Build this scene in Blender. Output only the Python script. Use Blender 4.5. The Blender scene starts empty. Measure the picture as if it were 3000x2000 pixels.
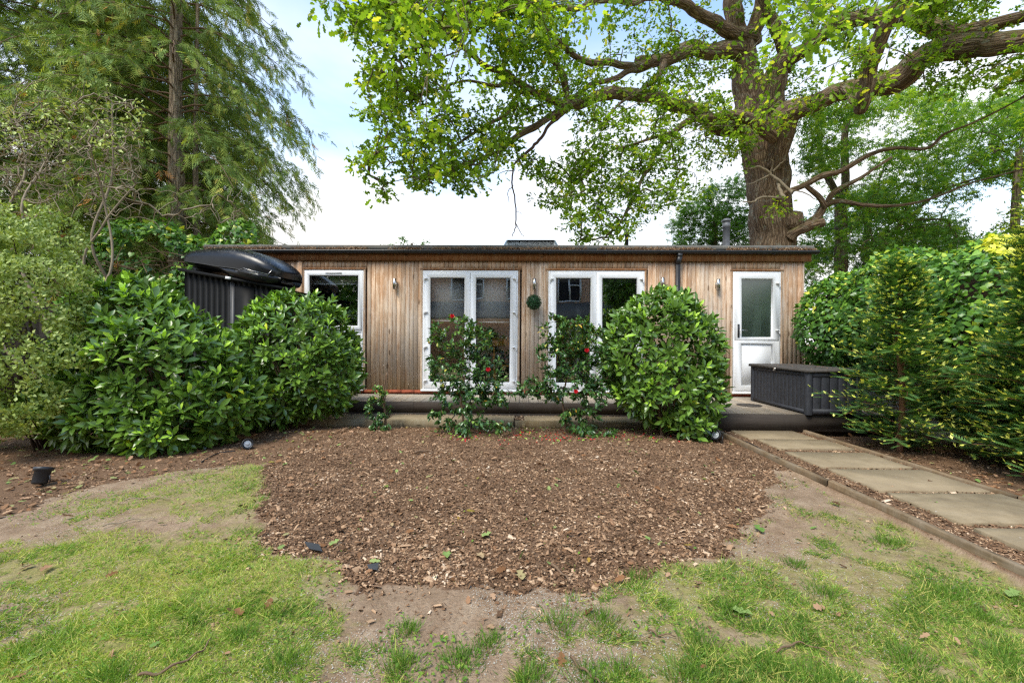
import bpy, math, random
import numpy as np
from mathutils import Matrix, Vector
random.seed(7)
RNG = np.random.default_rng(11)
C = bpy.context.scene.collection
SC = bpy.context.scene

# ---------------------------------------------------------------- camera
F = 1292.0            # focal length in pixels of the 3000 px wide photograph
EYE = np.array([0.0, 0.0, 1.22])
YAW, ROLL = math.radians(1.2), math.radians(0.35)
Rm = Matrix.Rotation(YAW, 3, 'Z') @ Matrix.Rotation(math.radians(90), 3, 'X') @ Matrix.Rotation(ROLL, 3, 'Z')
cam_data = bpy.data.cameras.new('camera')
cam = bpy.data.objects.new('camera', cam_data)
C.objects.link(cam)
cam.matrix_world = Matrix.Translation(Vector(EYE)) @ Rm.to_4x4()
cam_data.sensor_width = 36.0
cam_data.lens = 36.0 * F / 3000.0
cam_data.clip_start = 0.05
cam_data.clip_end = 2000.0
SC.camera = cam
SC.render.engine = 'CYCLES'
SC.cycles.max_bounces = 8
SC.cycles.transparent_max_bounces = 12
SC.cycles.diffuse_bounces = 4
SC.cycles.glossy_bounces = 3
SC.cycles.use_denoising = False
SC.cycles.use_adaptive_sampling = False
SC.cycles.sample_clamp_indirect = 2.5
SC.cycles.pixel_filter_type = 'BLACKMAN_HARRIS'
SC.cycles.filter_width = 1.35

# ---------------------------------------------------------------- world, sun, exposure
SUN_EL, SUN_AZ = math.radians(56), math.radians(215)   # high, behind the camera on the left
world = bpy.data.worlds.new('World'); SC.world = world
world.use_nodes = True
wt = world.node_tree; wt.nodes.clear()
def wn(t, **k):
    n = wt.nodes.new(t)
    for a, b in k.items(): setattr(n, a, b)
    return n
sky = wn('ShaderNodeTexSky', sky_type='NISHITA'); sky.sun_disc = False
sky.sun_elevation = SUN_EL; sky.sun_rotation = SUN_AZ; sky.dust_density = 0.6; sky.ozone_density = 1.2
tc = wn('ShaderNodeTexCoord')
sep = wn('ShaderNodeSeparateXYZ'); wt.links.new(tc.outputs['Generated'], sep.inputs[0])
zc = wn('ShaderNodeMath', operation='MAXIMUM'); wt.links.new(sep.outputs['Z'], zc.inputs[0]); zc.inputs[1].default_value = 0.0
za = wn('ShaderNodeMath', operation='ADD'); wt.links.new(zc.outputs[0], za.inputs[0]); za.inputs[1].default_value = 0.22
comb = wn('ShaderNodeCombineXYZ')
for i, ax in enumerate('XY'):
    d = wn('ShaderNodeMath', operation='DIVIDE'); wt.links.new(sep.outputs[ax], d.inputs[0]); wt.links.new(za.outputs[0], d.inputs[1])
    wt.links.new(d.outputs[0], comb.inputs[i])
nz = wn('ShaderNodeTexNoise'); nz.inputs['Scale'].default_value = 0.85; nz.inputs['Detail'].default_value = 7; nz.inputs['Roughness'].default_value = 0.52
nz.inputs['Distortion'].default_value = 0.4
mpw = wn('ShaderNodeMapping'); mpw.inputs['Location'].default_value = (3.1, 1.4, 0)
wt.links.new(comb.outputs[0], mpw.inputs[0]); wt.links.new(mpw.outputs[0], nz.inputs['Vector'])
# cover grows towards the horizon: mask = noise + (0.55 - z)*1.1
inv = wn('ShaderNodeMath', operation='MULTIPLY_ADD'); wt.links.new(zc.outputs[0], inv.inputs[0]); inv.inputs[1].default_value = -0.95; inv.inputs[2].default_value = 0.49
ms = wn('ShaderNodeMath', operation='ADD'); wt.links.new(nz.outputs['Fac'], ms.inputs[0]); wt.links.new(inv.outputs[0], ms.inputs[1])
mr = wn('ShaderNodeMapRange', interpolation_type='SMOOTHSTEP'); wt.links.new(ms.outputs[0], mr.inputs[0])
mr.inputs[1].default_value = 0.32; mr.inputs[2].default_value = 0.88
skm = wn('ShaderNodeVectorMath', operation='MULTIPLY'); skm.inputs[1].default_value = (1.7, 1.85, 1.85)
wt.links.new(sky.outputs[0], skm.inputs[0])
mx = wn('ShaderNodeMix', data_type='RGBA'); wt.links.new(mr.outputs[0], mx.inputs[0])
wt.links.new(skm.outputs[0], mx.inputs[6]); mx.inputs[7].default_value = (5.7, 5.6, 5.5, 1)
bg = wn('ShaderNodeBackground'); bg.inputs['Strength'].default_value = 0.1
wt.links.new(mx.outputs[2], bg.inputs['Color'])
wo = wn('ShaderNodeOutputWorld'); wt.links.new(bg.outputs[0], wo.inputs[0])

sd = bpy.data.lights.new('sun', 'SUN'); sd.energy = 1.7; sd.angle = math.radians(24); sd.color = (1.0, 0.93, 0.80)
sun = bpy.data.objects.new('sun', sd); C.objects.link(sun)
sdir = Vector((math.sin(SUN_AZ) * math.cos(SUN_EL), math.cos(SUN_AZ) * math.cos(SUN_EL), math.sin(SUN_EL)))
sun.rotation_euler = sdir.to_track_quat('Z', 'Y').to_euler()
SC.view_settings.view_transform = 'Standard'
SC.view_settings.look = 'None'
SC.view_settings.exposure = 1.26
SC.view_settings.gamma = 1.0
SC.view_settings.use_curve_mapping = False

# ---------------------------------------------------------------- geometry helpers
RN = np.array(Rm)
def at(u, v, y):
    """point of the world plane Y=y seen through photograph pixel (u,v)"""
    d = RN @ np.array([(u - 1500) / F, (1000 - v) / F, -1.0])
    return EYE + d * (y / d[1])
def on_ground(u, v, z=0.04):
    d = RN @ np.array([(u - 1500) / F, (1000 - v) / F, -1.0])
    return EYE + d * ((z - EYE[2]) / d[2])
def proj(P):
    q = (np.asarray(P) - EYE) @ RN
    w = np.maximum(-q[..., 2], 1e-3)
    return 1500 + q[..., 0] / w * F, 1000 - q[..., 1] / w * F
def D(x, y): return (x * 1.27551, y * 1.27551)          # 2352 px view -> photograph

def _h(ix, iy, iz):
    n = (ix * 73856093) ^ (iy * 19349663) ^ (iz * 83492791)
    n = (n ^ (n >> 13)) * 1274126177
    n = n ^ (n >> 16)
    return (n & 0xffff) / 65535.0
def vnoise(P, s=1.0, seed=0):
    P = np.asarray(P, float) * s + seed * 17.13
    i = np.floor(P).astype(np.int64); f = P - i
    f = f * f * (3 - 2 * f)
    x, y, z = i[..., 0], i[..., 1], i[..., 2]
    r = 0
    for dx in (0, 1):
        for dy in (0, 1):
            for dz in (0, 1):
                w = (f[..., 0] if dx else 1 - f[..., 0]) * (f[..., 1] if dy else 1 - f[..., 1]) * (f[..., 2] if dz else 1 - f[..., 2])
                r = r + w * _h(x + dx, y + dy, z + dz)
    return r
def fbm(P, s=1.0, o=3, seed=0):
    r = 0; a = 0.5; t = 0
    for k in range(o):
        r = r + a * vnoise(P, s, seed + k); t += a; a *= .5; s *= 2.03
    return r / t
def n2(x, y, s=1.0, o=3, seed=0):
    return fbm(np.stack([x, y, np.zeros_like(x)], -1), s, o, seed)

class MB:
    """collects geometry; build() links it as ONE mesh object"""
    def __init__(s): s.V = []; s.Q = []; s.T = []; s.A = {}; s.n = 0; s.have = False; s.N = []
    def add(s, V, Q=None, T=None, N=None, **attr):
        V = np.asarray(V, float).reshape(-1, 3)
        if Q is not None and len(Q): s.Q.append(np.asarray(Q, int) + s.n)
        if T is not None and len(T): s.T.append(np.asarray(T, int) + s.n)
        if N is not None:
            for f in N: s.N.append([i + s.n for i in f])
        s.V.append(V)
        for k, a in attr.items(): s.A.setdefault(k, []).append((s.n, np.asarray(a, float)))
        s.n += len(V); return s
    def box(s, x0, x1, y0, y1, z0, z1, **k):
        V = [(x, y, z) for x in (x0, x1) for y in (y0, y1) for z in (z0, z1)]
        return s.add(V, Q=[(0, 1, 3, 2), (4, 6, 7, 5), (0, 4, 5, 1), (2, 3, 7, 6), (0, 2, 6, 4), (1, 5, 7, 3)], **k)
    def bar(s, a, b, w, h, up=(0, 0, 1)):
        a = np.array(a, float); b = np.array(b, float); d = b - a; L = np.linalg.norm(d); d /= L
        up = np.array(up, float); sx = np.cross(d, up); sx /= np.linalg.norm(sx); sz = np.cross(sx, d)
        V = [p + sx * i * w / 2 + sz * j * h / 2 for p in (a, b) for i in (-1, 1) for j in (-1, 1)]
        return s.add(V, Q=[(0, 1, 3, 2), (4, 6, 7, 5), (0, 4, 5, 1), (2, 3, 7, 6), (0, 2, 6, 4), (1, 5, 7, 3)])
    def prism(s, prof, axis, a, b):
        """closed 2-D profile extruded along axis 0/1/2 from a to b"""
        n = len(prof); V = []
        for t in (a, b):
            for p in prof:
                q = list(p); q.insert(axis, t); V.append(q)
        s.add(V, Q=[(i, (i + 1) % n, n + (i + 1) % n, n + i) for i in range(n)])
        s.add(V, N=[list(range(n))[::-1], list(range(n, 2 * n))]); return s
    def lathe(s, prof, loc, axis=(0, 0, 1), seg=24):
        ax = Vector(axis).normalized(); q = Vector((0, 0, 1)).rotation_difference(ax).to_matrix()
        q = np.array(q); V = []
        for r, z in prof:
            for k in range(seg):
                t = 2 * math.pi * k / seg
                V.append(q @ np.array([r * math.cos(t), r * math.sin(t), z]) + np.array(loc))
        Q = [(j * seg + k, j * seg + (k + 1) % seg, (j + 1) * seg + (k + 1) % seg, (j + 1) * seg + k) for j in range(len(prof) - 1) for k in range(seg)]
        s.add(V, Q=Q)
        return s
    def ring(s, x0, x1, z0, z1, w, yf, yb, bev=.008):
        """mitred rectangular frame in the XZ plane, bars w wide, front at yf, back at yb"""
        if not hasattr(w, '__len__'): w = (w, w, w, w)      # left right bottom top
        o = [(x0, z0), (x1, z0), (x1, z1), (x0, z1)]
        i = [(x0 + w[0], z0 + w[2]), (x1 - w[1], z0 + w[2]), (x1 - w[1], z1 - w[3]), (x0 + w[0], z1 - w[3])]
        def off(L, d): return [(L[0][0] + d, L[0][1] + d), (L[1][0] - d, L[1][1] + d), (L[2][0] - d, L[2][1] - d), (L[3][0] + d, L[3][1] - d)]
        loops = [[(x, yb, z) for x, z in o], [(x, yf + bev, z) for x, z in o], [(x, yf, z) for x, z in off(o, bev)],
                 [(x, yf, z) for x, z in off(i, -bev * 1.6)], [(x, yf + bev * 1.6, z) for x, z in i], [(x, yb, z) for x, z in i]]
        V = sum(loops, [])
        Q = [(a * 4 + k, a * 4 + (k + 1) % 4, ((a + 1) % 6) * 4 + (k + 1) % 4, ((a + 1) % 6) * 4 + k) for a in range(6) for k in range(4)]
        return s.add(V, Q=Q)
    def tube(s, P, R, sides=8, cap=True, rough=0.0, seed=0):
        P = np.asarray(P, float); R = np.broadcast_to(np.asarray(R, float), (len(P),)).copy()
        T = np.gradient(P, axis=0); T /= np.linalg.norm(T, axis=1)[:, None] + 1e-9
        a = np.array([0, 0, 1.0]) if abs(T[0, 2]) < .9 else np.array([1.0, 0, 0])
        X = np.cross(T[0], a); X /= np.linalg.norm(X); XS = [X]
        for k in range(1, len(P)):
            X = XS[-1] - T[k] * np.dot(XS[-1], T[k]); X /= np.linalg.norm(X) + 1e-9; XS.append(X)
        XS = np.array(XS); YS = np.cross(T, XS)
        th = np.arange(sides) / sides * 2 * math.pi
        L = np.concatenate([[0], np.cumsum(np.linalg.norm(np.diff(P, axis=0), axis=1))])
        c, sn = np.cos(th)[None, :, None], np.sin(th)[None, :, None]
        rr = R[:, None, None]
        B = np.concatenate([rr * c, rr * sn, np.broadcast_to(L[:, None, None], (len(P), sides, 1))], -1) + seed * 3.7
        if rough > 0:
            q = B * np.array([1, 1, .16])
            n = fbm(q, 18, 2, seed + 3); rg = 1 - np.abs(2 * vnoise(q, 26, seed) - 1)
            lump = fbm(B, 2.2, 2, seed)
            rr = rr * (1 + (lump[..., None] - .5) * .35) + rough * ((n + rg * .8)[..., None] - .9)
        V = P[:, None, :] + rr * (XS[:, None, :] * c + YS[:, None, :] * sn)
        k = np.arange(len(P) - 1)[:, None] * sides; j = np.arange(sides)[None, :]; j2 = (j + 1) % sides
        Q = np.stack([k + j, k + j2, k + sides + j2, k + sides + j], -1).reshape(-1, 4)
        n0 = s.n
        s.add(V.reshape(-1, 3), Q=Q, bark=B.reshape(-1, 3))
        if cap:
            m = (len(P) - 1) * sides
            s.add(np.zeros((0, 3)), N=None)
            s.N.append([n0 + m + i for i in range(sides)]); s.N.append([n0 + i for i in range(sides)][::-1])
        return s
    def mesh(s, name, m, off=(0, 0, 0), smooth=False):
        V = np.concatenate(s.V) - np.asarray(off, float) if s.V else np.zeros((0, 3))
        Q = np.concatenate(s.Q) if s.Q else np.zeros((0, 4), int)
        T = np.concatenate(s.T) if s.T else np.zeros((0, 3), int)
        me = bpy.data.meshes.new(name)
        nl = [len(f) for f in s.N]
        tot = np.concatenate([np.full(len(Q), 4), np.full(len(T), 3), np.array(nl, int)]).astype(np.int32)
        loops = np.concatenate([Q.ravel(), T.ravel(), np.array([i for f in s.N for i in f], int)]).astype(np.int32)
        me.vertices.add(len(V)); me.vertices.foreach_set('co', V.astype(np.float32).ravel())
        me.loops.add(len(loops)); me.loops.foreach_set('vertex_index', loops)
        me.polygons.add(len(tot)); st = np.concatenate([[0], np.cumsum(tot)[:-1]]).astype(np.int32)
        me.polygons.foreach_set('loop_start', st); me.polygons.foreach_set('loop_total', tot)
        if smooth: me.polygons.foreach_set('use_smooth', np.ones(len(tot), bool))
        for k, L in s.A.items():
            vec = L[0][1].ndim == 2
            arr = np.zeros((len(V), 3) if vec else len(V))
            for o, a in L: arr[o:o + len(a)] = a
            at_ = me.attributes.new(k, 'FLOAT_VECTOR' if vec else 'FLOAT', 'POINT')
            at_.data.foreach_set('vector' if vec else 'value', arr.astype(np.float32).ravel())
        me.update(calc_edges=True); me.validate()
        if m: me.materials.append(m)
        return me
    def build(s, name, m, parent=None, off=None, smooth=False):
        if off is None: off = ROOT_OFF(parent)
        o = bpy.data.objects.new(name, s.mesh(name, m, off, smooth)); C.objects.link(o)
        if parent is not None: o.parent = parent
        return o
def ROOT_OFF(p):
    o = np.zeros(3)
    while p is not None: o = o + np.array(p.location); p = p.parent
    return o
def link(name, me, parent=None):
    o = bpy.data.objects.new(name, me); C.objects.link(o)
    if parent is not None: o.parent = parent
    return o
def tag(o, label=None, cat=None, group=None, kind=None):
    if label: o['label'] = label
    if cat: o['category'] = cat
    if group: o['group'] = group
    if kind: o['kind'] = kind
    return o
def thing(name, label, cat, loc=(0, 0, 0), rz=0, group=None):
    o = bpy.data.objects.new(name, None); C.objects.link(o); o.location = tuple(float(a) for a in loc); o.rotation_euler = (0, 0, rz)
    o.empty_display_size = .1
    return tag(o, label, cat, group)
def structure(o): o['kind'] = 'structure'; return o
def stuff(o): o['kind'] = 'stuff'; return o
def copy_tree(o, parent=None):
    c = o.copy(); C.objects.link(c); c.parent = parent
    for ch in list(o.children): copy_tree(ch, c)
    return c

def basis(d, n):
    """rotation matrices with local +Y along d and +Z near n"""
    d = d / (np.linalg.norm(d, axis=1)[:, None] + 1e-9)
    x = np.cross(d, n); l = np.linalg.norm(x, axis=1)[:, None]
    x = np.where(l < 1e-3, np.array([[1.0, 0, 0]]), x / np.maximum(l, 1e-3))
    z = np.cross(x, d)
    return np.stack([x, d, z], -1)
def scatter(mb, tmpl, P, R, S, var):
    TV, TQ, TT = tmpl
    n, k = len(P), len(TV)
    if n == 0: return
    S = np.asarray(S, float)
    if S.ndim == 1: S = np.repeat(S[:, None], 3, 1)
    V = np.einsum('nij,nkj->nki', R, TV[None] * S[:, None, :]) + P[:, None, :]
    o = (np.arange(n) * k)[:, None, None]
    Q = (TQ[None] + o).reshape(-1, 4) if TQ is not None else None
    T = (TT[None] + o).reshape(-1, 3) if TT is not None else None
    mb.add(V.reshape(-1, 3), Q=Q, T=T, var=np.repeat(var, k))
def foliage(root, tmpl, P, R, S, var, m, name='leaf', bulk='foliage', nbig=300, smooth=True, score=None, tmpl2=None):
    """the nbig leaves that show largest become parts of their own, the rest one 'stuff' part"""
    S = np.asarray(S, float); off = ROOT_OFF(root)
    if nbig:
        u, v = proj(P); dist = np.linalg.norm(P - EYE, axis=1)
        sz = (S if S.ndim == 1 else S[:, 1]) / dist
        sz = sz * np.where((u > 0) & (u < 3000) & (v > 0) & (v < 2000), 1, .01)
        if score is not None: sz = sz * score
        order = np.argsort(-sz); big = order[:nbig]; rest = order[nbig:]
        K = 6; cls = np.minimum((var[big] * K).astype(int), K - 1); ms = {}
        for b, c in zip(big, cls):
            if c not in ms:
                t = MB(); t.add(tmpl[0], Q=tmpl[1], T=tmpl[2], var=np.full(len(tmpl[0]), (c + .5) / K)); ms[c] = t.mesh(name, m, smooth=smooth)
            o = link(name, ms[c], root); s = S[b]
            M = Matrix(R[b].tolist()).to_4x4() @ Matrix.Diagonal((s, s, s, 1) if S.ndim == 1 else (s[0], s[1], s[2], 1))
            M.translation = Vector((P[b] - off).tolist()); o.matrix_local = M
    else: rest = np.arange(len(P))
    mb = MB(); scatter(mb, tmpl2 or tmpl, P[rest], R[rest], S[rest], var[rest])
    return stuff(mb.build(bulk, m, root, smooth=smooth))
def rvec(n): 
    v = RNG.normal(size=(n, 3)); return v / np.linalg.norm(v, axis=1)[:, None]

# leaf templates: (verts, quads, tris); base at origin, axis +Y, length 1
def leaf_oval(w=.4, nseg=4, fold=.12, curl=.18, peak=.5):
    V = []; 
    for i in range(nseg + 1):
        t = i / nseg; ww = w / 2 * (math.sin(math.pi * t ** (math.log(.5) / math.log(peak))) ** .75 if 0 < t < 1 else .03)
        z = -curl * t * t
        V += [(-ww, t, z + fold * ww * 2), (0, t, z), (ww, t, z + fold * ww * 2)]
    Q = []
    for i in range(nseg):
        a = i * 3; Q += [(a, a + 1, a + 4, a + 3), (a + 1, a + 2, a + 5, a + 4)]
    return np.array(V, float), np.array(Q), None
def leaf_outline(pts, zc=-.1):
    """half outline (x,y) of a lobed leaf, mirrored; fan of quads to the midrib"""
    V = []; T = []
    for x, y in pts:
        V.append((0, y, zc * y * y)); V.append((x, y + 0, .1 * x + zc * y * y)); V.append((-x, y, .1 * x + zc * y * y))
    for i in range(len(pts) - 1):
        a = i * 3; b = a + 3
        T += [(a, a + 1, b + 1), (a, b + 1, b), (a, b + 2, a + 2), (a, b, b + 2)]
    return np.array(V, float), None, np.array(T)
OAK = leaf_outline([(.03, 0), (.24, .26), (.13, .4), (.36, .58), (.2, .7), (.26, .88), (.06, 1.0)])
OAKS = (np.array([(0, 0, 0), (-.15, .5, .02), (0, 1, -.1), (.15, .5, .02), (0, .5, 0), (.4, .72, .06), (0, .92, -.05), (-.4, .72, .06), (0, .12, 0), (.3, .34, .04), (-.3, .34, .04)], float), None, np.array([(0, 3, 2), (0, 2, 1), (4, 5, 6), (4, 6, 7), (8, 9, 4), (8, 4, 10)]))
def star_leaf(n=5, inner=.42):
    V = [(0, 0, 0)]; A = []
    pts = [(.0, .0)]
    ang = [-150, -118, -85, -62, -30, 0, 30, 62, 85, 118, 150]
    rad = [.3, .22, .62, .34, .9 * .9, 0, 0, 0, 0, 0, 0]
    rad = [.35, .25, .62, .33, .85, .42, 1.0, .42, .85, .33, .62, .25, .35]
    ang = [-160, -125, -95, -72, -48, -25, 0, 25, 48, 72, 95, 125, 160]
    V = [(0, .15, 0)] + [(r * .62 * math.sin(math.radians(a)), .15 + r * .85 * math.cos(math.radians(a)), -.18 * r * r) for a, r in zip(ang, rad)]
    T = [(0, i, i + 1) for i in range(1, len(ang))]
    return np.array(V, float), None, np.array(T)
MAPLE = star_leaf()
_a = [(-115, .6), (-58, .85), (0, 1.0), (58, .85), (115, .6)]
MAPLES = (np.array([(0, .05, 0)] + [p for a, r in _a for p in ((.16 * math.sin(math.radians(a - 40)) , .15 + .2 * math.cos(math.radians(a - 40)), 0), (r * .62 * math.sin(math.radians(a)), .15 + r * .85 * math.cos(math.radians(a)), -.15 * r), (.16 * math.sin(math.radians(a + 40)), .15 + .2 * math.cos(math.radians(a + 40)), 0))], float), None, np.array([(1 + 3 * i, 2 + 3 * i, 3 + 3 * i) for i in range(5)] + [(4, 9, 12)]))
def ivy_leaf():
    pts = [(0, 0), (.3, -.12), (.5, .18), (.3, .4), (.2, .62), (0, 1)]
    V = [(0, .1, .06)]; L = [(x, y, -.15 * x) for x, y in pts] + [(-x, y, -.15 * x) for x, y in pts[-2:0:-1]]
    V += L; n = len(L)
    return np.array(V, float), None, np.array([(0, 1 + i, 1 + (i + 1) % n) for i in range(n)])
IVY = ivy_leaf()
LAUREL = leaf_oval(.40, 3, .16, .16, .55)
CAMEL = leaf_oval(.52, 3, .2, .22, .5)
SMALL = leaf_oval(.6, 2, .25, .1, .5)
TINY = (np.array([(0, 0, 0), (-.3, .4, .08), (.3, .4, .08), (0, 1, -.08)], float), None, np.array([(0, 3, 1), (0, 2, 3)]))
IVYS = (np.array([(0, .05, .06), (.34, -.1, 0), (.46, .25, -.05), (0, 1, 0), (-.46, .25, -.05), (-.34, -.1, 0)], float), None, np.array([(0, 1, 2), (0, 2, 3), (0, 3, 4), (0, 4, 5)]))
YTIP = (np.array([(0, 0, 0), (-.2, .5, 0), (0, 1, .05), (.2, .5, 0), (-.42, .75, .1), (-.1, .35, 0), (.42, .75, .1), (.1, .35, 0)], float), None, np.array([(0, 3, 2), (0, 2, 1), (0, 5, 4), (0, 6, 7)]))
def blade(nseg=3, w=.05, bend=.5):
    V = []; Q = []
    for i in range(nseg + 1):
        t = i / nseg; ww = w / 2 * (1 - t) ** .6 + .002
        V += [(-ww, bend * t * t * .6, t * (1 - .25 * bend * t)), (ww, bend * t * t * .6, t * (1 - .25 * bend * t))]
    for i in range(nseg - 1): a = i * 2; Q.append((a, a + 1, a + 3, a + 2))
    a = 2 * nseg - 2; V[-2] = (0, V[-2][1], V[-2][2]); V.pop()
    return np.array(V, float), np.array(Q), np.array([(a, a + 1, a + 2)])
def frond(nf=7, w=.10):
    """flat spray of fingers on a short stem (cypress)"""
    V = [(-.02, 0, 0), (.02, 0, 0), (0, 1.1, -.3)]; T = [(0, 1, 2)]
    for i in range(nf):
        t = .08 + .8 * i / nf; s = 1 if i % 2 else -1; L = .58 * (1 - t * .5); a = math.radians(40)
        bz = -.25 * t * t; dx, dy = s * math.sin(a) * L, math.cos(a) * L; k = len(V)
        V += [(0, t - w * .5, bz), (0, t + w, bz), (dx, t + dy, bz - .2 * L)]; T.append((k, k + 1, k + 2))
    return np.array(V, float), None, np.array(T)
FROND = frond()
def yew_shoot(nn=7):
    V = []; T = []; Q = [(0, 1, 2, 3)]
    V += [(-.012, 0, 0), (.012, 0, 0), (.006, 1, -.06), (-.006, 1, -.06)]
    for i in range(nn):
        t = .06 + .9 * i / nn
        for s in (-1, 1):
            L = .24 * (1 - .35 * abs(2 * t - .9)); k = len(V)
            V += [(0, t - .05, 0), (0, t + .05, 0), (s * L, t + .14, .03)]; T.append((k, k + 1, k + 2))
    return np.array(V, float), np.array(Q), np.array(T)
YEW = yew_shoot()

# ---------------------------------------------------------------- materials
def new_mat(name):
    m = bpy.data.materials.new(name); m.use_nodes = True; t = m.node_tree; t.nodes.clear()
    return m, t
def nd(t, typ, ins=None, **k):
    n = t.nodes.new(typ)
    for a, b in k.items(): setattr(n, a, b)
    for a, b in (ins or {}).items():
        if isinstance(b, bpy.types.NodeSocket): t.links.new(b, n.inputs[a])
        else: n.inputs[a].default_value = b
    return n
def c4(c): return (c[0], c[1], c[2], 1)
def ramp(t, fac, stops):
    r = nd(t, 'ShaderNodeValToRGB', {'Fac': fac}); e = r.color_ramp.elements
    while len(e) < len(stops): e.new(.5)
    for i, (p, c) in enumerate(stops): e[i].position = p; e[i].color = c4(c)
    return r.outputs['Color']
def mixc(t, f, a, b, bt='MIX'):
    n = nd(t, 'ShaderNodeMix', data_type='RGBA', blend_type=bt)
    for i, v in ((0, f), (6, a), (7, b)):
        if isinstance(v, bpy.types.NodeSocket): t.links.new(v, n.inputs[i])
        else: n.inputs[i].default_value = c4(v) if hasattr(v, '__len__') else v
    return n.outputs[2]
def vec(t, src, scale=(1, 1, 1), loc=(0, 0, 0), rot=(0, 0, 0)):
    return nd(t, 'ShaderNodeMapping', {'Vector': src, 'Scale': scale, 'Location': loc, 'Rotation': rot}).outputs[0]
def noise(t, v, s=5, d=4, r=.5, dist=0): return nd(t, 'ShaderNodeTexNoise', {'Vector': v, 'Scale': s, 'Detail': d, 'Roughness': r, 'Distortion': dist}).outputs['Fac']
def rng(t, v, a, b, c=0, d=1): return nd(t, 'ShaderNodeMapRange', {0: v, 1: a, 2: b, 3: c, 4: d}).outputs[0]
def math_(t, op, a, b=0): return nd(t, 'ShaderNodeMath', {0: a, 1: b}, operation=op).outputs[0]
def pos(t): return nd(t, 'ShaderNodeNewGeometry').outputs['Position']
def bsdf(t, col, rough=.7, spec=.3, metal=0, bump=None, bd=.01, bs=.6, **k):
    b = nd(t, 'ShaderNodeBsdfPrincipled')
    for nme, v in (('Base Color', col), ('Roughness', rough), ('Specular IOR Level', spec), ('Metallic', metal)):
        if isinstance(v, bpy.types.NodeSocket): t.links.new(v, b.inputs[nme])
        else: b.inputs[nme].default_value = c4(v) if nme == 'Base Color' else v
    for a, v in k.items(): b.inputs[a].default_value = v
    if bump is not None:
        bn = nd(t, 'ShaderNodeBump', {'Height': bump, 'Distance': bd, 'Strength': bs}); t.links.new(bn.outputs[0], b.inputs['Normal'])
    return b.outputs[0]
def out(t, s): nd(t, 'ShaderNodeOutputMaterial', {'Surface': s})
def plain(name, col, rough=.6, spec=.4, metal=0, var=.12, s=14, bs=.15, bd=.002):
    m, t = new_mat(name); p = pos(t); n = noise(t, p, s, 5, .6)
    n2_ = noise(t, p, s * .15, 3)
    c = mixc(t, rng(t, n, .3, .7), [x * (1 - var) for x in col], [min(1, x * (1 + var)) for x in col])
    c = mixc(t, rng(t, n2_, .35, .7, 0, .4), c, [x * (1 - var * 1.5) for x in col])
    out(t, bsdf(t, c, rng(t, n, 0, 1, rough * .85, min(1, rough * 1.15)), spec, metal, bump=n, bd=bd, bs=bs)); return m
def leafmat(name, stops, rough=.4, spec=.5, trans=.3, tcol=(1.3, 1.35, .5)):
    m, t = new_mat(name)
    v = nd(t, 'ShaderNodeAttribute', attribute_name='var').outputs['Fac']
    c = ramp(t, v, stops)
    n = noise(t, pos(t), 2.3, 2); c = mixc(t, rng(t, n, .3, .7, 0, .35), c, mixc(t, 1.0, c, (.62, .72, .6), 'MULTIPLY'))
    tc_ = mixc(t, 1.0, c, tcol, 'MULTIPLY')
    b = bsdf(t, c, rough, spec)
    tr = nd(t, 'ShaderNodeBsdfTranslucent', {'Color': tc_}).outputs[0]
    mxs = nd(t, 'ShaderNodeMixShader', {0: trans}); t.links.new(b, mxs.inputs[1]); t.links.new(tr, mxs.inputs[2])
    out(t, mxs.outputs[0]); return m
M = {}
M['oak_leaf'] = leafmat('oak_leaf', [(0, (0.0747, 0.132, 0.0142)), (0.4, (0.1575, 0.264, 0.026)), (0.75, (0.3151, 0.4356, 0.0411)), (1, (0.5971, 0.5544, 0.0706))], .5, .3, .5, (1.9, 1.9, .7))
M['maple_leaf'] = leafmat('maple_leaf', [(0, (0.0463, 0.1053, 0.0238)), (0.6, (0.1159, 0.2457, 0.0395)), (1, (0.3939, 0.509, 0.0632))], .5, .3, .42, (1.6, 1.7, .6))
M['laurel_leaf'] = leafmat('laurel_leaf', [(0, (0.0649, 0.1243, 0.0245)), (0.45, (0.1326, 0.2466, 0.0349)), (0.72, (0.2358, 0.3858, 0.0488)), (0.76, (0.4032, 0.6704, 0.0785)), (0.97, (0.6366, 0.8942, 0.1221)), (0.99, (0.6998, 0.7493, 0.0349))], .27, .6, .16, (1.5, 1.6, .5))
M['camellia_leaf'] = leafmat('camellia_leaf', [(0, (0.03, 0.0803, 0.025)), (0.6, (0.0751, 0.1696, 0.0356)), (0.93, (0.2571, 0.4107, 0.0714)), (0.99, (0.9, 0.5356, 0.0714))], .25, .6, .12)
M['ivy_leaf'] = leafmat('ivy_leaf', [(0, (0.043, 0.1147, 0.0233)), (0.5, (0.1075, 0.2484, 0.0343)), (0.88, (0.2867, 0.4968, 0.0545)), (0.93, (0.9, 0.8409, 0.0778)), (1, (0.9, 0.9, 0.14))], .35, .5, .2)
M['pale_leaf'] = leafmat('pale_leaf', [(0, (0.1328, 0.1992, 0.0387)), (0.5, (0.3321, 0.425, 0.0968)), (1, (0.6641, 0.7173, 0.2419))], .45, .4, .2)
M['cypress_leaf'] = leafmat('cypress_leaf', [(0, (0.0665, 0.122, 0.0348)), (0.5, (0.1993, 0.298, 0.0697)), (0.9, (0.4648, 0.5148, 0.1044)), (1, (0.7303, 0.3253, 0.1044))], .65, .2, .25)
M['yew_leaf'] = leafmat('yew_leaf', [(0, (0.0556, 0.1367, 0.0421)), (0.6, (0.1392, 0.2734, 0.0722)), (0.8, (0.2784, 0.4686, 0.0904)), (0.83, (0.9, 0.9, 0.1358)), (1, (0.9, 0.9, 0.2109))], .45, .4, .2)
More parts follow.
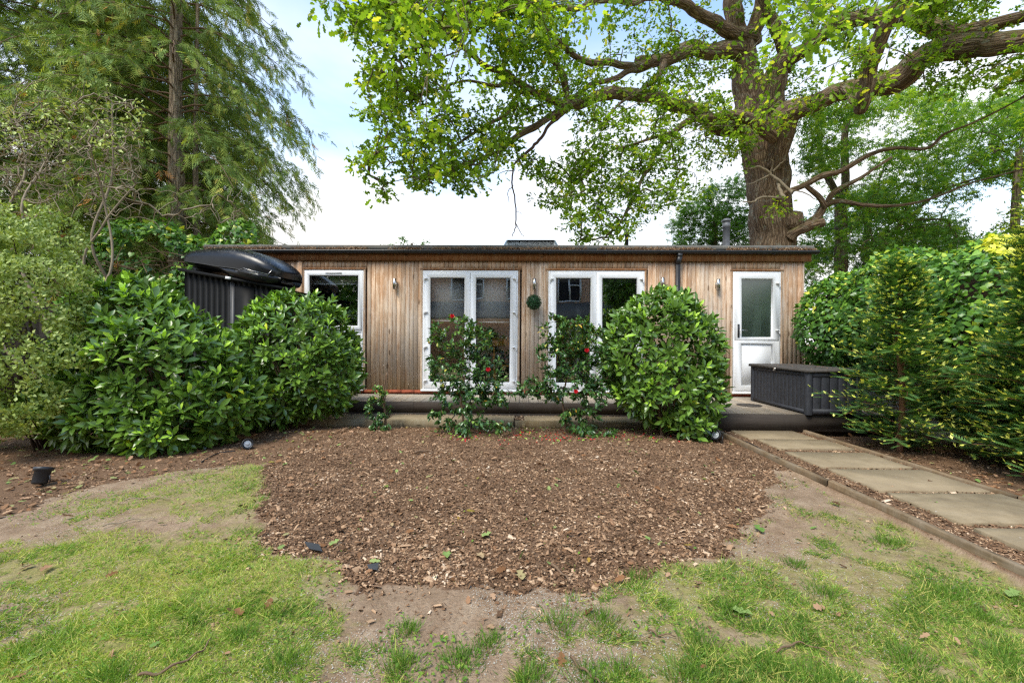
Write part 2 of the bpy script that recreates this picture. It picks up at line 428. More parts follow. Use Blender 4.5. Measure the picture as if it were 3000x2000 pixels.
M['box_leaf'] = leafmat('box_leaf', [(0, (.008, .04, .012)), (1, (.025, .11, .025))], .45, .4, .05)
M['grass'] = leafmat('grass', [(0, (0.0803, 0.1658, 0.024)), (0.45, (0.2087, 0.3617, 0.0467)), (0.8, (0.4497, 0.5578, 0.0935)), (1, (0.7709, 0.6331, 0.2135))], .55, .3, .35, (1.3, 1.35, .6))
M['petal'] = leafmat('petal', [(0, (.5, .006, .02)), (1, (.75, .02, .03))], .5, .3, .2, (1, .4, .4))
M['dead_leaf'] = leafmat('dead_leaf', [(0, (.10, .045, .02)), (.35, (.28, .13, .055)), (.7, (.5, .3, .18)), (.8, (.3, .38, .12)), (.92, (.14, .25, .05)), (1, (.6, .25, .04))], .7, .2, .15, (1, 1, 1))
M['pale_petal'] = leafmat('pale_petal', [(0, (.55, .5, .42)), (1, (.75, .7, .62))], .6, .2, .3, (1, 1, 1))

def barkmat(name, a, b, c, moss=(.10, .12, .02), mossw=.5, sc=1.0):
    m, t = new_mat(name)
    v = nd(t, 'ShaderNodeAttribute', attribute_name='bark').outputs['Vector']
    q = vec(t, v, (1, 1, .14))
    n1 = noise(t, q, 16 * sc, 6, .65, .6); n2_ = noise(t, q, 42 * sc, 4, .6)
    w = nd(t, 'ShaderNodeTexVoronoi', {'Vector': q, 'Scale': 22 * sc}, feature='DISTANCE_TO_EDGE').outputs[0]
    cr = rng(t, w, 0, .22)
    h = math_(t, 'ADD', math_(t, 'MULTIPLY', cr, .8), math_(t, 'ADD', n1, math_(t, 'MULTIPLY', n2_, .5)))
    col = ramp(t, n1, [(.28, a), (.5, b), (.72, c)])
    col = mixc(t, rng(t, cr, 0, 1, .65, 0), col, [x * .45 for x in a])  # furrow shading painted into the bark colour for contrast
    geo = nd(t, 'ShaderNodeNewGeometry'); nzz = nd(t, 'ShaderNodeSeparateXYZ', {0: geo.outputs['Normal']}).outputs['Z']
    lich = noise(t, geo.outputs['Position'], 7, 5, .65)
    col = mixc(t, rng(t, lich, .56, .68, 0, .55), col, (.34, .35, .27))
    mk = math_(t, 'MULTIPLY', rng(t, nzz, .15, .8), rng(t, noise(t, geo.outputs['Position'], 2.2, 3), .42, .6, 0, mossw))
    col = mixc(t, mk, col, moss)
    out(t, bsdf(t, col, .88, .15, bump=h, bd=.02, bs=.9)); return m
M['oak_bark'] = barkmat('oak_bark', (.10, .062, .036), (.235, .16, .10), (.38, .29, .19), moss=(.14, .15, .03), mossw=.9)
M['twig'] = barkmat('twig', (.10, .075, .045), (.19, .145, .09), (.28, .22, .15), mossw=.1)
M['red_twig'] = plain('red_twig', (.13, .065, .045), .8)
M['cypress_bark'] = barkmat('cypress_bark', (.19, .14, .10), (.36, .28, .20), (.5, .41, .3), mossw=.0)
M['pale_twig'] = plain('pale_twig', (.27, .215, .14), .8)
M['brown_twig'] = plain('brown_twig', (.17, .105, .06), .8)
M['yew_bark'] = plain('yew_bark', (.26, .12, .06), .8)
M['pvc'] = plain('white_pvc', (.78, .78, .77), .35, .5, var=.025, s=3, bs=.03)
M['black_plastic'] = plain('black_plastic', (.022, .023, .026), .45, .45)
M['box_plastic'] = plain('box_plastic', (.045, .048, .057), .6, .3, var=.25, s=20)
M['lid_plastic'] = plain('lid_plastic', (.095, .085, .075), .85, .15, var=.3, s=18)
M['steel'] = plain('steel', (.55, .53, .5), .25, .5, 1.0, var=.1)
M['shed_metal'] = plain('shed_metal', (.008, .008, .008), .55, .15, var=.25, s=5)
M['shed_grey'] = plain('shed_grey', (.045, .045, .045), .5, .5, var=.25, s=5)
M['roof_felt'] = plain('roof_felt', (.15, .145, .135), .9, .2, var=.2)
M['rubber'] = plain('grey_roof_edge', (.13, .125, .11), .8, .2, var=.2, s=6)
M['soil_dark'] = plain('soil_dark', (.06, .04, .028), .95, .1, var=.4, s=30)
M['flue'] = plain('flue_grey', (.13, .135, .15), .5, .4)
M['concrete'] = plain('concrete', (.42, .40, .37), .9, .2, var=.2, s=4)
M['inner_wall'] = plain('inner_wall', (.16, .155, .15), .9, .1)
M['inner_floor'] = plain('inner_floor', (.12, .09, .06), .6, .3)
M['blind'] = plain('blind_fabric', (.45, .45, .44), .9, .1, var=.05)
M['orange_wood'] = plain('orange_wood', (.62, .27, .03), .4, .5, var=.15, s=6)
M['cushion'] = plain('cushion_blue', (.35, .38, .52), .9, .1, var=.3, s=30)
M['dark_fabric'] = plain('dark_fabric', (.03, .03, .035), .9, .1)
M['white_paint'] = plain('white_paint', (.75, .75, .73), .5, .4, var=.05)
M['lens'] = plain('lamp_lens', (.45, .48, .5), .15, .6)
M['brass'] = plain('letter_silver', (.7, .7, .7), .3, .5, 1)
M['brick'] = plain('red_brick', (.36, .10, .055), .9, .15, var=.25, s=25, bs=.4)
M['mortar'] = plain('mortar', (.30, .22, .17), .95, .1)

def woodmat(name, base, dark, grey, stain=1.0, axis='Z', knots=True, rough=.8):
    m, t = new_mat(name)
    tcn = nd(t, 'ShaderNodeTexCoord').outputs['Object']; oi = nd(t, 'ShaderNodeObjectInfo').outputs['Random']
    offv = nd(t, 'ShaderNodeCombineXYZ', {0: math_(t, 'MULTIPLY', oi, 31.7), 1: math_(t, 'MULTIPLY', oi, 17.3), 2: math_(t, 'MULTIPLY', oi, 53.1)}).outputs[0]
    v = nd(t, 'ShaderNodeVectorMath', {0: tcn, 1: offv}, operation='ADD').outputs[0]
    sc = {'Z': (1, 1, .06), 'X': (.06, 1, 1), 'Y': (1, .06, 1)}[axis]
    q = vec(t, v, sc)
    g1 = noise(t, q, 30, 5, .6, 1.2); g2 = noise(t, q, 130, 3, .6)
    kv = vec(t, v, {'Z': (9, 9, 2.6), 'X': (2.6, 9, 9), 'Y': (9, 2.6, 9)}[axis])
    kn = nd(t, 'ShaderNodeTexVoronoi', {'Vector': kv, 'Scale': 1.0, 'Randomness': 1.0}).outputs['Distance']
    rings = nd(t, 'ShaderNodeMath', {0: math_(t, 'ADD', math_(t, 'MULTIPLY', kn, 46), math_(t, 'MULTIPLY', g1, 9))}, operation='SINE').outputs[0]
    col = ramp(t, g1, [(.25, dark), (.45, base), (.62, [min(1, x * 1.25) for x in base]), (.8, grey)])
    col = mixc(t, rng(t, rings, .1, 1, 0, .3), col, dark)
    p = pos(t)
    big = noise(t, vec(t, p, (1, 1, .25)), 5.5, 4, .6)
    col = mixc(t, rng(t, big, .42, .62, 0, .75), col, mixc(t, rng(t, g2, .3, .7), grey, [x * .8 for x in grey]))
    st = noise(t, vec(t, p, (1, 1, .05)), 24, 5, .75)
    pz = nd(t, 'ShaderNodeSeparateXYZ', {0: p}).outputs['Z']; pch = noise(t, vec(t, p, (1, 1, .55)), 2.6, 3, .6)
    wet = math_(t, 'ADD', rng(t, pz, 1.3, 2.6, 0, .16), math_(t, 'MULTIPLY', math_(t, 'SUBTRACT', pch, .5), .5))
    col = mixc(t, math_(t, 'MULTIPLY', rng(t, math_(t, 'ADD', st, wet), .50, .68), .85 * stain), col, (base[0] * .70, base[1] * .52, base[2] * .38))
    sp_ = noise(t, vec(t, p, (1, 1, .10)), 60, 4, .7)
    col = mixc(t, rng(t, sp_, .54, .66, 0, .6 * stain), col, [min(1, x * 1.25) for x in grey])
    col = mixc(t, rng(t, pz, .40, .62, .45 * stain, 0) if name == 'cladding' else 0.0, col, (.30, .27, .15))
    tint = ramp(t, oi, [(0, (.74, .72, .7)), (.5, (1, 1, 1)), (1, (1.12, 1.03, .94))]); col = mixc(t, 1.0, col, tint, 'MULTIPLY')
    if knots: col = mixc(t, rng(t, kn, .09, .16, .9, 0), col, [x * .45 for x in dark])
    h = math_(t, 'ADD', g1, math_(t, 'MULTIPLY', g2, .5))
    out(t, bsdf(t, col, rough, .2, bump=h, bd=.004, bs=.5)); return m
M['cladding'] = woodmat('cladding', (.53, .405, .285), (.36, .235, .145), (.60, .51, .415))
M['cladding_h'] = woodmat('cladding_h', (.36, .20, .10), (.22, .11, .05), (.37, .28, .2), axis='X')
M['fascia'] = woodmat('fascia', (.26, .13, .055), (.14, .07, .03), (.28, .18, .1), axis='X')
M['sleeper'] = woodmat('sleeper', (.23, .18, .10), (.13, .10, .055), (.29, .25, .17), axis='X', stain=.5)
M['edging'] = woodmat('edging', (.20, .14, .08), (.11, .08, .045), (.28, .22, .15), axis='Y', stain=.4)
M['deck'] = woodmat('deck', (.34, .29, .225), (.24, .20, .15), (.45, .40, .33), axis='Y', stain=.2, knots=False)
M['deck_pale'] = woodmat('deck_pale', (.25, .235, .21), (.17, .155, .135), (.30, .29, .26), axis='Y', stain=.1, knots=False)
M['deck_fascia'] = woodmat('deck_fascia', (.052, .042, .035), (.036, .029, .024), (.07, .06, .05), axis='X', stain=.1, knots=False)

def stonemat():
    m, t = new_mat('sandstone'); p = pos(t); oi = nd(t, 'ShaderNodeObjectInfo').outputs['Random']
    n = noise(t, p, 6, 6, .65); n3 = noise(t, p, 60, 3, .6); w = noise(t, vec(t, p, (1, 5, 1)), 3, 4, .6, .8)
    c = ramp(t, n, [(.3, (.20, .15, .088)), (.5, (.26, .20, .12)), (.7, (.32, .25, .155))])
    c = mixc(t, rng(t, w, .5, .7, 0, .5), c, (.21, .17, .115))
    c = mixc(t, rng(t, n3, .62, .72, 0, .5), c, (.12, .10, .07))
    sp = nd(t, 'ShaderNodeTexVoronoi', {'Vector': p, 'Scale': 9}).outputs['Distance']
    c = mixc(t, rng(t, sp, .03, .06, .8, 0), c, (.55, .52, .46))
    c = mixc(t, math_(t, 'MULTIPLY', oi, .35), c, (.34, .26, .16))
    h = math_(t, 'ADD', n, math_(t, 'MULTIPLY', n3, .25))
    out(t, bsdf(t, c, .85, .2, bump=h, bd=.012, bs=.6)); return m
M['stone'] = stonemat()

def groundmat():
    m, t = new_mat('ground'); p = pos(t)
    gr = nd(t, 'ShaderNodeAttribute', attribute_name='grassy').outputs['Fac']; mu = nd(t, 'ShaderNodeAttribute', attribute_name='mulch').outputs['Fac']
    n = noise(t, p, 7, 6, .65); f = noise(t, p, 70, 5, .7); g = noise(t, p, 220, 2, .6)
    soil = ramp(t, n, [(.3, (.23, .15, .09)), (.5, (.32, .22, .14)), (.72, (.42, .31, .205))])
    soil = mixc(t, rng(t, f, .48, .7, 0, .6), soil, (.14, .09, .055))
    soil = mixc(t, rng(t, g, .62, .72, 0, .6), soil, (.45, .38, .28))
    moss = ramp(t, noise(t, p, 24, 5, .7), [(.3, (.13, .13, .035)), (.5, (.25, .25, .06)), (.62, (.36, .31, .11)), (.75, (.40, .38, .10))])
    gm = rng(t, math_(t, 'ADD', math_(t, 'MULTIPLY', gr, .86), math_(t, 'MULTIPLY', math_(t, 'SUBTRACT', noise(t, p, 16, 5, .7), .5), 1.0)), .35, .8, 0, .85)
    c = mixc(t, gm, soil, moss)
    bark = ramp(t, noise(t, p, 90, 5, .8), [(.35, (.09, .052, .03)), (.55, (.20, .12, .07)), (.72, (.34, .22, .13))])
    mm = rng(t, math_(t, 'ADD', mu, math_(t, 'MULTIPLY', math_(t, 'SUBTRACT', noise(t, p, 10, 5, .7), .5), .5)), .35, .6)
    c = mixc(t, mm, c, bark)
    h = math_(t, 'ADD', n, math_(t, 'MULTIPLY', f, .6))
    out(t, bsdf(t, c, .95, .1, bump=h, bd=.03, bs=.7)); return m
M['ground'] = groundmat()
def chipmat():
    m, t = new_mat('bark_chip'); v = nd(t, 'ShaderNodeAttribute', attribute_name='var').outputs['Fac']
    c = ramp(t, v, [(0, (.075, .04, .02)), (.3, (.19, .105, .055)), (.58, (.39, .235, .13)), (.82, (.58, .39, .235)), (1, (.78, .6, .42))])
    c = mixc(t, rng(t, noise(t, pos(t), 160, 3, .7), .4, .7, 0, .35), c, (.07, .04, .022))
    out(t, bsdf(t, c, .85, .2)); return m
M['chip'] = chipmat()
def glassmat(name, refl=.4, tint=(.75, .8, .78), rough=0.0, frost=False):
    m, t = new_mat(name)
    gl = nd(t, 'ShaderNodeBsdfGlossy', {'Color': (.9, .93, .92, 1), 'Roughness': rough})
    if frost:
        tr0 = nd(t, 'ShaderNodeBsdfTransparent', {'Color': c4(tint)}).outputs[0]; df = nd(t, 'ShaderNodeBsdfDiffuse', {'Color': (.05, .075, .06, 1)}).outputs[0]
        m0 = nd(t, 'ShaderNodeMixShader', {0: rng(t, noise(t, pos(t), 3, 3), .3, .7, .45, .8)}); t.links.new(tr0, m0.inputs[1]); t.links.new(df, m0.inputs[2]); tr = m0.outputs[0]
    else: tr = nd(t, 'ShaderNodeBsdfTransparent', {'Color': c4(tint)}).outputs[0]
    wob = noise(t, pos(t), 1.7, 1); bn = nd(t, 'ShaderNodeBump', {'Height': wob, 'Distance': .004, 'Strength': .35}); t.links.new(bn.outputs[0], gl.inputs['Normal'])
    lw = nd(t, 'ShaderNodeLayerWeight', {'Blend': .3}).outputs['Facing']
    f = rng(t, lw, 0, 1, refl, min(1, refl + .5))
    mm = nd(t, 'ShaderNodeMixShader', {0: f}); t.links.new(tr, mm.inputs[1]); t.links.new(gl.outputs[0], mm.inputs[2])
    out(t, mm.outputs[0]); return m
M['glass'] = glassmat('window_glass', .30, (.95, .97, .95))
M['frost'] = glassmat('frosted_glass', .12, (.55, .66, .6), .25, True)
def glossmat():
    m, t = new_mat('gloss_black'); p = pos(t)
    d = noise(t, p, 9, 6, .7); dd = noise(t, p, 45, 3, .7)
    geo = nd(t, 'ShaderNodeNewGeometry'); nzz = nd(t, 'ShaderNodeSeparateXYZ', {0: geo.outputs['Normal']}).outputs['Z']
    k = math_(t, 'MULTIPLY', rng(t, nzz, .3, .9), rng(t, dd, .55, .68))
    c = mixc(t, k, (.008, .008, .009), (.2, .19, .16))
    out(t, bsdf(t, c, rng(t, d, .3, .8, .14, .4), .35)); return m
M['gloss'] = glossmat()
def brickwall():
    m, t = new_mat('house_brick'); p = pos(t)
    q = nd(t, 'ShaderNodeCombineXYZ', {0: nd(t, 'ShaderNodeSeparateXYZ', {0: p}).outputs['X'], 1: nd(t, 'ShaderNodeSeparateXYZ', {0: p}).outputs['Z']}).outputs[0]
    b = nd(t, 'ShaderNodeTexBrick', {'Vector': q, 'Color1': (.72, .42, .26, 1), 'Color2': (.6, .33, .2, 1), 'Mortar': (.42, .34, .27, 1), 'Scale': 1.0, 'Mortar Size': .008, 'Brick Width': .22, 'Row Height': .075})
    out(t, bsdf(t, b.outputs['Color'], .9, .15)); return m
M['house_brick'] = brickwall()
M['tile'] = plain('roof_tile', (.14, .09, .07), .8, .2, var=.3, s=9)

# ================================================================ GROUND
def inpoly(u, v, poly):
    u = np.asarray(u, float); v = np.asarray(v, float); r = np.zeros(u.shape, bool); n = len(poly)
    for i in range(n):
        x1, y1 = poly[i]; x2, y2 = poly[(i + 1) % n]
        c = ((y1 > v) != (y2 > v)) & (u < (x2 - x1) * (v - y1) / (y2 - y1 + 1e-9) + x1)
        r ^= c
    return r
BED = [D(*p) for p in [(620, 1062), (600, 1120), (588, 1180), (615, 1228), (655, 1250), (720, 1268), (775, 1296), (810, 1322), (900, 1330), (1010, 1342), (1120, 1334), (1230, 1342), (1330, 1338),
       (1420, 1324), (1520, 1312), (1600, 1290), (1660, 1262), (1700, 1225), (1740, 1185), (1765, 1135), (1800, 1088), (1850, 1068), (1640, 975), (1660, 905), (700, 905), (0, 905), (-900, 905), (-900, 1350),
       (-200, 1230), (0, 1185), (100, 1150), (240, 1112), (430, 1080)]]
_bp = np.array([on_ground(u, v, .05)[:2] for u, v in BED])
BEDW = [tuple(p) for p in _bp]
def bedmask(x, y):
    """1 inside the bark bed; wobbled border"""
    jx = (n2(x, y, 3.5, 3, 5) - .5) * .35; jy = (n2(x, y, 3.5, 3, 9) - .5) * .35
    a = inpoly(x + jx, y + jy, BEDW) | ((x > 3.7) & (y > .8))
    return (a & ~((x > 2.47) & (x < 3.68) & (y < 5.75))).astype(float)
GU = np.linspace(0, 3000, 13); GV = np.array([1350, 1415, 1480, 1545, 1610, 1675, 1740, 1805, 1870, 1935, 2000.])
GG = np.array([[0, 0, .1, .35, .2, 0, 0, 0, 0, .1, .3, 0, 0],
 [0, .05, .3, .6, .3, 0, 0, 0, 0, .1, .35, .2, 0],
 [.1, .35, .6, .65, .2, 0, 0, 0, .1, .15, .35, .3, .1],
 [.15, .3, .2, .5, .2, 0, 0, 0, .3, .1, .45, .5, .3],
 [.5, .8, .8, .85, .6, 0, 0, .1, .4, .25, .5, .6, .5],
 [.75, .85, .9, .95, .8, 0, 0, .1, .7, .6, .6, .7, .6],
 [.6, .8, .9, .95, .4, 0, 0, .3, .7, .62, .58, .7, .65],
 [.35, .85, .9, .9, .55, 0, 0, .45, .6, .5, .62, .75, .7],
 [.45, .9, .95, .85, .45, .1, .25, .55, .55, .5, .65, .7, .7],
 [.7, .9, .9, .7, .42, .3, .3, .35, .75, .65, .6, .7, .7],
 [.8, .9, .85, .6, .4, .35, .35, .45, .8, .75, .65, .7, .8]])
GG[0:4, 1:4] = np.minimum(GG[0:4, 1:4] + .12, .8); GG[3:, 8:] = np.minimum(GG[3:, 8:] + .10, .9); GG[2:4, 9:] += .08
def grassmap(x, y):
    P = np.stack([x, y, np.full_like(x, .04)], -1); u, v = proj(P)
    a = np.clip(u, 0, 2999) / 250; b = np.clip((v - 1350) / 65, 0, 9.999)
    i = a.astype(int); j = b.astype(int); fa = a - i; fb = b - j
    g = GG[j, i] * (1 - fa) * (1 - fb) + GG[j, i + 1] * fa * (1 - fb) + GG[j + 1, i] * (1 - fa) * fb + GG[j + 1, i + 1] * fa * fb
    inb = bedmask(x, y) > .5
    path = (x > 2.45) & (x < 3.7)
    return np.where(inb | path, 0, g)
def smooth(a, b, x): t = np.clip((x - a) / (b - a), 0, 1); return t * t * (3 - 2 * t)
def gz(x, y):
    x = np.asarray(x, float); y = np.asarray(y, float)
    b = .035 + .03 * (n2(x, y, .8, 2, 1) - .5) + .02 * (n2(x, y, 6, 3, 2) - .5)
    bed = smooth(2.3, 3.2, y) * smooth(-3.2, -1.5, x) * (1 - smooth(1.9, 2.6, x))
    b = b + .045 * bed * (1 - smooth(5.6, 6.1, y)) + .012 * (n2(x, y, 14, 2, 4) - .5)
    path = smooth(2.44, 2.5, x) * (1 - smooth(3.62, 3.7, x)) * (1 - smooth(5.7, 5.8, y))
    b = b * (1 - path) + path * (.083 + .008 * (n2(x, y, 30, 2, 3) - .5))
    b = b - .25 * smooth(6.0, 6.2, y) * (y < 12)
    return b
def axis_pts(lo, hi, st, far):
    m = np.arange(lo, hi + st / 2, st); g = []; x = st * 2
    while x < far: g.append(x); x *= 1.6
    g = np.array(g)
    return np.concatenate([(lo - g)[::-1], m, hi + g])
gx = axis_pts(-6.0, 6.0, .05, 900); gy = axis_pts(.9, 6.4, .045, 900)
X, Y = np.meshgrid(gx, gy); xf, yf = X.ravel(), Y.ravel()
inner = (np.abs(xf) < 60) & (np.abs(yf) < 60)
zf = np.where(inner, gz(np.where(inner, xf, 0), np.where(inner, yf, 0)), 0.0)
near = (np.abs(xf) < 9) & (yf > 0) & (yf < 9)
gmap = np.full(xf.shape, .7); mmap = np.zeros(xf.shape)
gmap[near] = grassmap(xf[near], yf[near]); mmap[near] = bedmask(xf[near], yf[near])
mmap[(yf > 6)] = 1; mmap[near & (xf > 2.45) & (xf < 3.7)] = .75
nx, ny = len(gx), len(gy)
k = (np.arange(ny - 1)[:, None] * nx + np.arange(nx - 1)[None, :]).ravel()
g = MB(); g.add(np.stack([xf, yf, zf], -1), Q=np.stack([k, k + 1, k + nx + 1, k + nx], -1), grassy=gmap, mulch=mmap)
structure(g.build('ground', M['ground'], smooth=True))

# ---- bark chips: the chips of the bed, the borders and the path joints
def chip_t():
    return (np.array([(-.5, -.5, 0), (.5, -.42, 0), (.38, .5, 0), (-.45, .46, 0), (-.36, -.36, 1), (.4, -.3, .8), (.3, .38, 1), (-.3, .3, .7)], float),
            np.array([(1, 2, 6, 5), (3, 0, 4, 7), (4, 5, 6, 7)]), None)
CHIP = chip_t()
def flat_rot(n, tilt=.35):
    a = RNG.uniform(0, 2 * math.pi, n); t = RNG.normal(0, tilt, n); 
    d = np.stack([np.cos(a) * np.cos(t), np.sin(a) * np.cos(t), np.sin(t)], -1)
    nn = np.stack([RNG.normal(0, tilt, n), RNG.normal(0, tilt, n), np.ones(n)], -1)
    return basis(d, nn)
def in_view(x, y, m=80):
    u, v = proj(np.stack([x, y, np.full_like(x, .05)], -1)); return (u > -m) & (u < 3000 + m) & (v < 2000 + m) & (v > 1000)
def sample(n, dens, x0=-6, x1=6, y0=1.4, y1=6.3, bias=1.0):
    """points with density falling with distance, kept where dens(x,y) says"""
    y = y0 * (y1 / y0) ** (RNG.uniform(0, 1, n) ** bias) ; x = RNG.uniform(-1, 1, n) * (.3 + y * 1.28)
    k = (x > x0) & (x < x1) & in_view(x, y); x, y = x[k], y[k]
    d = dens(x, y); k = RNG.uniform(0, 1, len(x)) < d
    return x[k], y[k]
def chipd(x, y):
    b = bedmask(x, y); j = (n2(x, y, 2, 3, 8))
    side = (x < -2.4) | (x > 3.7)
    d = np.where(b > .5, np.where(side, .35 * smooth(.3, .6, j), 1.0), 0.0)
    path = (x > 2.52) & (x < 3.62) & (y < 5.7); d = np.where(path, .8, d)
    stray = (b < .5) & ~path; bx = bedmask(x, y + .25) + bedmask(x, y + .12) + bedmask(x - .15, y) + bedmask(x + .15, y)
    return np.where(stray, .006 + .035 * bx, d)
x, y = sample(200000, chipd, bias=.8)
n = len(x); L = RNG.lognormal(math.log(.0155), .55, n).clip(.006, .075); W = RNG.uniform(.2, .5, n) * L + .002
mb = MB(); clump = n2(x, y, 5, 2, 77)
vv = np.clip(RNG.beta(1.5, 2.2, n) + (clump - .5) * .45 - .02, 0, 1)
scatter(mb, CHIP, np.stack([x, y, gz(x, y) + RNG.uniform(-.002, .014, n) - .004], -1), flat_rot(n, .3), np.stack([W, L, RNG.uniform(.0025, .006, n)], -1), vv)
tag(stuff(mb.build('bark_chips', M['chip'])), 'brown bark chip mulch covering the bed in front of the timber step', 'bark mulch')
print('chips', n)

# ---- pale grass seed on the bare soil
def seedd(x, y):
    gm = grassmap(x, y); return np.where((bedmask(x, y) < .5) & ((x < 2.4)), smooth(.42, .62, n2(x, y, 2.5, 3, 21)) * (1 - gm * .85), 0)
x, y = sample(120000, seedd, x1=2.4, y1=4.4); n = len(x)
ST = (np.array([(-.5, 0, 0), (0, -.5, .3), (.5, 0, 0), (0, .5, .3)], float), np.array([(0, 1, 2, 3)]), None)
mb = MB(); scatter(mb, ST, np.stack([x, y, gz(x, y) + .004], -1), flat_rot(n, .3), np.stack([RNG.uniform(.002, .0032, n), RNG.uniform(.006, .012, n), np.full(n, .002)], -1), RNG.uniform(0, 1, n))
tag(stuff(mb.build('grass_seed', M['pale_petal'])), 'pale grass seed sprinkled over the bare soil patch', 'grass seed'); print('seed', n)

# ---- grass
def grassd(x, y):
    gm = grassmap(x, y); c = n2(x, y, 3.2, 3, 31) * .42 + n2(x, y, 9, 3, 37) * .34 + n2(x, y, 28, 2, 38) * .24
    c2 = n2(x, y, 3.2, 2, 31) * .25 + n2(x, y, 8, 2, 37) * .5 + n2(x, y, 24, 2, 38) * .25; w = smooth(-.9, -.2, x); c = c * (1 - w) + c2 * w
    return smooth(.65 - .34 * gm, .74 - .34 * gm, c) * np.clip(gm * 2.2, 0, 1)
x, y = sample(420000, grassd, x1=2.42, y1=4.9, bias=1.15); n = len(x)
lean = np.stack([RNG.normal(0, .95, n) + .2, RNG.normal(0, .95, n), np.full(n, .5)], -1)
hd = np.stack([n2(x, y, 6, 2, 51) - .5, n2(x, y, 6, 2, 52) - .5, np.zeros(n)], -1) * 2.6
zax = lean + hd; zax /= np.linalg.norm(zax, axis=1)[:, None]
yx = np.cross(zax, rvec(n)); yx /= np.linalg.norm(yx, axis=1)[:, None]
R = np.stack([np.cross(yx, zax), yx, zax], -1)
tall = smooth(.52, .72, n2(x, y, 8, 2, 37)); h = RNG.uniform(.014, .040, n) * (1 + .8 * tall); h = np.where(RNG.uniform(0, 1, n) < .05, h * 1.7, h)
var = np.clip(.22 + .6 * n2(x, y, 2.6, 3, 71) - .25 * tall + RNG.normal(0, .2, n) + .12 * (x < -.6), 0, .9); st_ = RNG.uniform(0, 1, n) < .2; var[st_] = RNG.uniform(.85, 1, st_.sum())
BL = blade(2, .10, .6)
mb = MB(); scatter(mb, BL, np.stack([x, y, gz(x, y) - .003], -1), R, np.stack([RNG.uniform(.7, 1.3, n) * .032, h, h], -1), var)
print('grass', n)
# the taller dark tussocks
tuss = [(1195, 1845, .6), (1175, 1950, .9), (1355, 1935, .9), (1640, 1825, .9), (1435, 1880, .6), (835, 1945, 1.0), (1870, 1690, .7), (2050, 1880, .8), (2260, 1950, .8), (2400, 1995, .9), (2420, 1730, .9), (2600, 1590, .8), (2780, 1740, 1.),
        (2000, 1980, .9), (1730, 1985, .9), (1830, 1975, .8), (2140, 1780, .7), (2870, 1800, .7), (1760, 1810, .8), (330, 1980, .9), (2660, 1930, .9), (2950, 1930, .9), (2330, 1650, .6), (1560, 1990, .8), (700, 1860, .6)]
for u, v, s in tuss:
    p = on_ground(u, v, .04); m_ = int(330 * s); r = RNG.normal(0, .045 * s, (m_, 2)); x = p[0] + r[:, 0]; y = p[1] + r[:, 1]
    z = np.stack([r[:, 0] * 9 + RNG.normal(0, .25, m_), r[:, 1] * 9 + RNG.normal(0, .25, m_), np.full(m_, 1.0)], -1); z /= np.linalg.norm(z, axis=1)[:, None]
    yx = np.cross(z, rvec(m_)); yx /= np.linalg.norm(yx, axis=1)[:, None]
    h = RNG.uniform(.03, .065, m_) * (.6 + .4 * s)
    scatter(mb, blade(2, .10, .5), np.stack([x, y, gz(x, y) - .003], -1), np.stack([np.cross(yx, z), yx, z], -1), np.stack([np.full(m_, .03), h, h], -1), np.clip(RNG.normal(.25, .14, m_), 0, 1))
tag(stuff(mb.build('grass', M['grass'], smooth=True)), 'patchy short lawn grass with tussocks around bare soil', 'grass')
def strawd(x, y): return (bedmask(x, y) < .5) * .35
x, y = sample(30000, strawd, x1=2.42, y1=4.9); n = len(x)
mb = MB(); scatter(mb, ST, np.stack([x, y, gz(x, y) + RNG.uniform(.004, .016, n)], -1), flat_rot(n, .3), np.stack([RNG.uniform(.0018, .003, n), RNG.uniform(.01, .035, n), np.full(n, .003)], -1), RNG.beta(1.2, 1.6, n) * .85)
tag(stuff(mb.build('lawn_debris', M['chip'])), 'dry straw and bark crumbs strewn over the lawn and bare soil', 'debris')
# ---- clover and weeds
def weedd(x, y): return smooth(.58, .68, n2(x, y, 4, 2, 91)) * (grassmap(x, y) > .12) * (bedmask(x, y) < .5) + .01 * bedmask(x, y)
x, y = sample(26000, weedd, x1=2.42, y1=4.9); n = len(x)
mb = MB(); scatter(mb, SMALL, np.stack([x, y, gz(x, y) + RNG.uniform(.004, .014, n)], -1), flat_rot(n, .45), RNG.uniform(.009, .022, n), np.clip(RNG.normal(.35, .2, n), 0, 1))
tag(stuff(mb.build('clover', M['grass'])), 'small round clover and weed leaves growing low among the grass', 'clover')
# ---- fallen leaves
def leafd(x, y): return np.where(bedmask(x, y) > .5, np.where((x < -2.2) | (x > 3.7), .5, .10), .008) * (1 + 1.5 * (y > 5)) * ((x < 2.4) | (x > 3.7))
x, y = sample(15000, leafd); n = len(x)
mb = MB(); scatter(mb, OAK, np.stack([x, y, gz(x, y) + RNG.uniform(.008, .022, n)], -1), flat_rot(n, .35), RNG.uniform(.02, .062, n), np.clip(RNG.beta(1.4, 1.3, n) * .97, 0, 1))
tag(stuff(mb.build('fallen_leaves', M['dead_leaf'])), 'scattered dead brown and green oak leaves lying on the bark and soil', 'fallen leaves')
